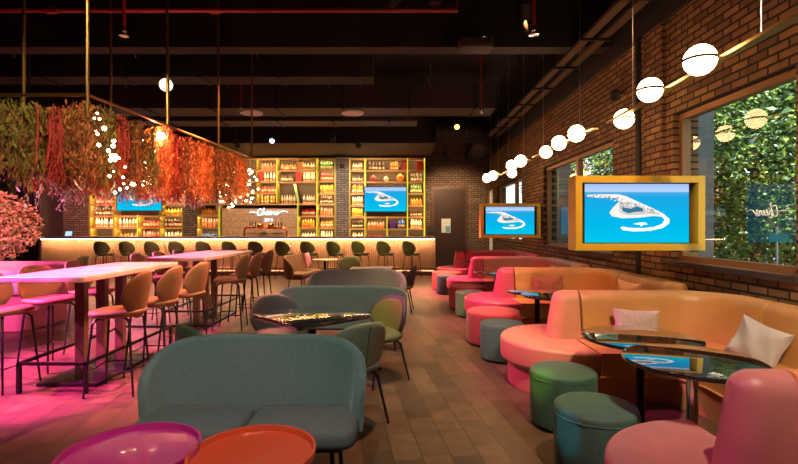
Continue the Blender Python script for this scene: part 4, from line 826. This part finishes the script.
# ================================================================== HANGING FLOWERS
fr = thing('flower_frame', 'brass rod frame hanging from the ceiling with dried flowers', 'hanging frame', (0, 0, 0))
A = Vector((-2.83, 4.36, 2.7)); B = Vector((-2.56, 8.35, 2.7)); D = Vector((-3.95, 4.36, 2.7)); E = Vector((-3.68, 8.35, 2.7))
for a, b in ((A, B), (D, E), (A, D), (B, E)): MB().tube([a, b], .016, 8).build('rail', 'brass', fr)
for t in (.2, .4, .6, .8): MB().tube([A.lerp(B, t), D.lerp(E, t)], .012, 8).build('cross_bar', 'brass', fr)
for a, b, ts in ((A, B, (0, .33, .67, 1)), (D, E, (.16, .5, .85))):
    for t in ts: q = a.lerp(b, t); MB().tube([q, (q.x, q.y, ZC)], .016, 8).build('hanger', 'brass', fr)
for q in (A, B, D, E): MB().tube([q, q-Vector((0, 0, .2))], .012, 8).build('corner_post', 'brass', fr)
M.update(fl_rust=mat('flower_rust', (.36, .12, .03), .8), fl_orange=mat('flower_orange', (.62, .17, .03), .8), fl_olive=mat('flower_olive', (.21, .19, .03), .8), fl_brown=mat('flower_brown', (.17, .07, .02), .8), fl_red=mat('flower_red', (.42, .045, .035), .8), fl_pink=mat('flower_pink', (.7, .12, .2), .8), fl_cream=mat('flower_cream', (.8, .68, .52), .8), fl_teal=mat('flower_teal', (.05, .38, .42), .8), fl_grey=mat('flower_grey', (.5, .52, .48), .8))
def bunch(kind, seed, L):
    rnd = random.Random(seed); m = MB()
    def strand(x, y, z0, z1, n, s, mi, spread):
        for k in range(n):
            t = rnd.random(); z = z0+(z1-z0)*t; p = Vector((max(-.135, min(.135, x+rnd.gauss(0, spread)*(.6+t))), max(-.135, min(.135, y+rnd.gauss(0, spread)*(.6+t))), z))
            u = Vector((rnd.gauss(0, .55), rnd.gauss(0, .55), -1)).normalized(); w_ = u.cross(Vector((rnd.gauss(0, 1), rnd.gauss(0, 1), rnd.gauss(0, 1)))).normalized(); q = s*rnd.uniform(.5, 1.5)
            m.add([p-u*q, p+w_*q*.28, p+u*q, p-w_*q*.28], [(0, 1, 2, 3)], mi)
    if kind in ('red', 'pink'):
        for _ in range(22):
            x, y = rnd.gauss(0, .045), rnd.gauss(0, .045); l = L*rnd.uniform(.75, 1.0)
            m.tube([(x, y, 0), (x+rnd.gauss(0, .015), y+rnd.gauss(0, .015), -l*.5), (x+rnd.gauss(0, .03), y+rnd.gauss(0, .03), -l)], [.003, .006, .003], 5, mi=0)
            strand(x, y, 0, -l, 26, .02, 0, .01)
    else:
        for _ in range(22):
            x, y = rnd.uniform(-.125, .125), rnd.uniform(-.125, .125); l = L*rnd.uniform(.7, 1.0)
            m.tube([(x, y, 0), (x+rnd.gauss(0, .02), y+rnd.gauss(0, .02), -l)], .003, 4, mi=1)
            strand(x, y, .02, -l*.95, 58, .024, 0, .028); strand(x, y, -l*.1, -l, 16, .022, 1, .03)
        for _ in range(4):
            x, y = rnd.uniform(-.12, .12), rnd.uniform(-.12, .12); q = rnd.uniform(.82, 1.0); strand(x, y, -L*q+.03, -L*q-.10, 9, .024, 2 if _ < 3 else 0, .014)
    return m
KIN = {'rust': ['fl_rust', 'fl_brown', 'fl_cream'], 'olive': ['fl_olive', 'fl_brown', 'fl_grey'], 'orange': ['fl_orange', 'fl_rust', 'fl_cream'], 'red': ['fl_red'], 'pink': ['fl_pink'], 'teal': ['fl_brown', 'fl_rust', 'fl_teal']}
PROT = {}
rnd = random.Random(11)
NL, NW = 15, 4
for i in range(NL):
    for j in range(NW):
        u = (i+.5)/NL; v = (j+.5)/NW; q = A.lerp(B, u).lerp(D.lerp(E, u), v*.98+.01)
        if u < .36: kind = rnd.choices(['olive', 'rust', 'red', 'orange', 'teal'], [4, 4, 1.6, 1, .7])[0]
        elif u < .7: kind = rnd.choices(['orange', 'rust', 'red', 'pink', 'teal'], [4, 2.5, 1.2, 1, .4])[0]
        else: kind = rnd.choices(['orange', 'rust', 'pink', 'red'], [5, 3, 1.4, .4])[0]
        if i == 0: kind = ['rust', 'red', 'olive', 'olive'][j]
        elif j == 0 and i < 9: kind = ['', 'olive', 'red', 'teal', 'olive', 'orange', 'red', 'rust', 'orange'][i]
        zone = 'near' if u < .36 else ('middle' if u < .7 else 'far')
        side = 'aisle side' if j < 2 else 'left side'
        cn = {'rust': 'rust brown', 'olive': 'olive', 'orange': 'orange', 'red': 'stringy red', 'pink': 'stringy pink', 'teal': 'teal tipped'}[kind]
        if kind not in PROT: o = PROT[kind] = bunch(kind, len(kind)*7+3, .80).build('dried_flower_bunch', KIN[kind], smooth=False, norm=False)
        else: o = PROT[kind].copy(); C.objects.link(o)
        o.location = q+Vector((rnd.uniform(-.012, .012), rnd.uniform(-.012, .012), -.05+rnd.uniform(-.03, .03))); o.rotation_euler = (0, 0, PI/2*rnd.randint(0, 3)); s = rnd.uniform(.9, 1.12); o.scale = (1, 1, s*(1 if u < .5 else .95))
        tag(o, '%s dried flower bunch hanging from the brass frame, %s end, %s' % (cn, zone, side), 'dried flowers', '%s flower bunches, %s end, %s' % (cn, zone, side))
def fairy(label, pts, n):
    r = thing('light_string', label, 'light string', pts[0], 0, 'fairy lights'); o = Vector(pts[0]); pp = sm([Vector(p)-o for p in pts], 10)
    MB().tube(pp, .003, 5).build('wire', 'metal', r)
    for k in range(n):
        q = pp[int((k+.5)/n*(len(pp)-1))]; MB().sphere(q+Vector((random.uniform(-.10, .10), random.uniform(-.06, .06), random.uniform(-.09, .09))), random.uniform(.006, .02), 8, 6).build('bulb', 'fairy', r)
fairy('warm fairy light string trailing down the near flowers', [P(96, 123, 4.33), P(106, 137, 4.3), P(108, 158, 4.3), P(118, 176, 4.45), P(124, 194, 4.5)], 24)
fairy('warm fairy light string in the middle of the hanging flowers', [P(150, 142, 5.6), P(152, 160, 5.7), P(142, 178, 5.6), P(150, 184, 5.8), P(130, 190, 5.2)], 24)
fairy('warm fairy light string looped on the far end of the hanging flowers', [P(232, 168, 7.9), P(225, 185, 7.7), P(222, 200, 7.7), P(236, 204, 7.9), P(250, 196, 8.3), P(254, 182, 8.4), P(247, 168, 8.3)], 40)
def plight(parent, loc, e, col, rad):
    l = bpy.data.lights.new('bulb_light', 'POINT'); l.energy = e; l.color = col; l.shadow_soft_size = rad; o = bpy.data.objects.new('bulb_light', l); C.objects.link(o); o.parent = parent; o.location = loc
r = thing('frame_spotlight', 'dazzling red white spotlight clamped to the flower frame', 'spotlight', P(160, 136, 5.75))
MB().sphere((0, 0, 0), .055).build('bulb', 'redstar', r); MB().lathe([(.06, .03), (.08, .0), (.08, .1), (.03, .16), (.001, .16)], 16, (0, .04, .02), ax=(-.2, .9, .35)).build('housing', 'black', r)
plight(r, (0, -.12, -.02), 60, (1, .25, .15), .06)
r = thing('globe_pendant', 'small cream globe pendant high above the hanging flowers', 'lamp', P(166, 85, 8.6)); MB().sphere((0, 0, 0), .115).build('globe', emis('cream_globe', (1, .95, .6), 1.6), r); MB().tube([(0, 0, .11), (0, 0, ZC-r.location.z)], .006).build('cord', 'metal', r)
for px, py, Y, m, lb in ((457, 127, 13.8, 'yellowlens', 'glowing yellow ceiling spotlight before the round duct'), (272, 141, 14.3, 'coolens', 'small cool white ceiling spotlight over the bar')):
    q = P(px, py, Y); r = thing('track_light', lb, 'spotlight', q); MB().sphere((0, 0, 0), .07).build('lens', m, r); MB().lathe([(.06, .02), (.085, 0), (.085, .16), (.001, .18)], 14, (0, .01, .0), ax=(0, .8, .6)).build('housing', 'black', r); MB().tube([(0, .1, .1), (0, .1, ZC-q.z+.01)], .012).build('stem', 'black', r)

# ================================================================== PALM, CURTAIN AT LEFT
r = thing('blossom_tree', 'indoor tree with pink lit foliage at the left edge', 'tree', (-7.1, 8.2, 0))
MB().lathe([(.001, 0), (.26, 0), (.33, .5), (.29, .5), (.27, .44), (.001, .44)], 28).build('planter', 'black', r)
MB().tube([(0, 0, .42), (.06, .03, .9), (.02, 0, 1.3), (.1, .02, 1.8)], [.09, .075, .06, .04], 10).build('trunk', 'trunk', r)
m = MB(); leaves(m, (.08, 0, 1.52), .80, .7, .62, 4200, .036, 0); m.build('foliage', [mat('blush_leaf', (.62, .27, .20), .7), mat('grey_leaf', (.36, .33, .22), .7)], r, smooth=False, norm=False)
r = thing('curtain', 'purple velvet curtain hanging at the far left beside the bar', 'curtain', (-12.15, 15.6, 0))
pts = [(-.3+k*.02, .06*math.sin(k*.75)) for k in range(42)]
o = MB(); o.loops([[Vector((x, y-.012, z)) for x, y in pts]+[Vector((x, y+.012, z)) for x, y in pts[::-1]] for z in (.02, 1.5, 3.9)]); 
o.build('drape', 'purple', r); MB().tube([(-.4, 0, 3.93), (.65, 0, 3.93)], .025).build('rod', 'metal', r)

# ================================================================== WORLD, SUN
wd = bpy.data.worlds.new('world'); bpy.context.scene.world = wd; wd.use_nodes = True
bg = wd.node_tree.nodes['Background']; bg.inputs[0].default_value = (.80, .90, 1, 1); bg.inputs[1].default_value = 2.2
sl = bpy.data.lights.new('sun', 'SUN'); sl.energy = 15.0; sl.color = (1, .95, .82); sl.angle = .01; so = bpy.data.objects.new('sun', sl); C.objects.link(so); so.rotation_euler = (math.radians(22), math.radians(-24), 0)
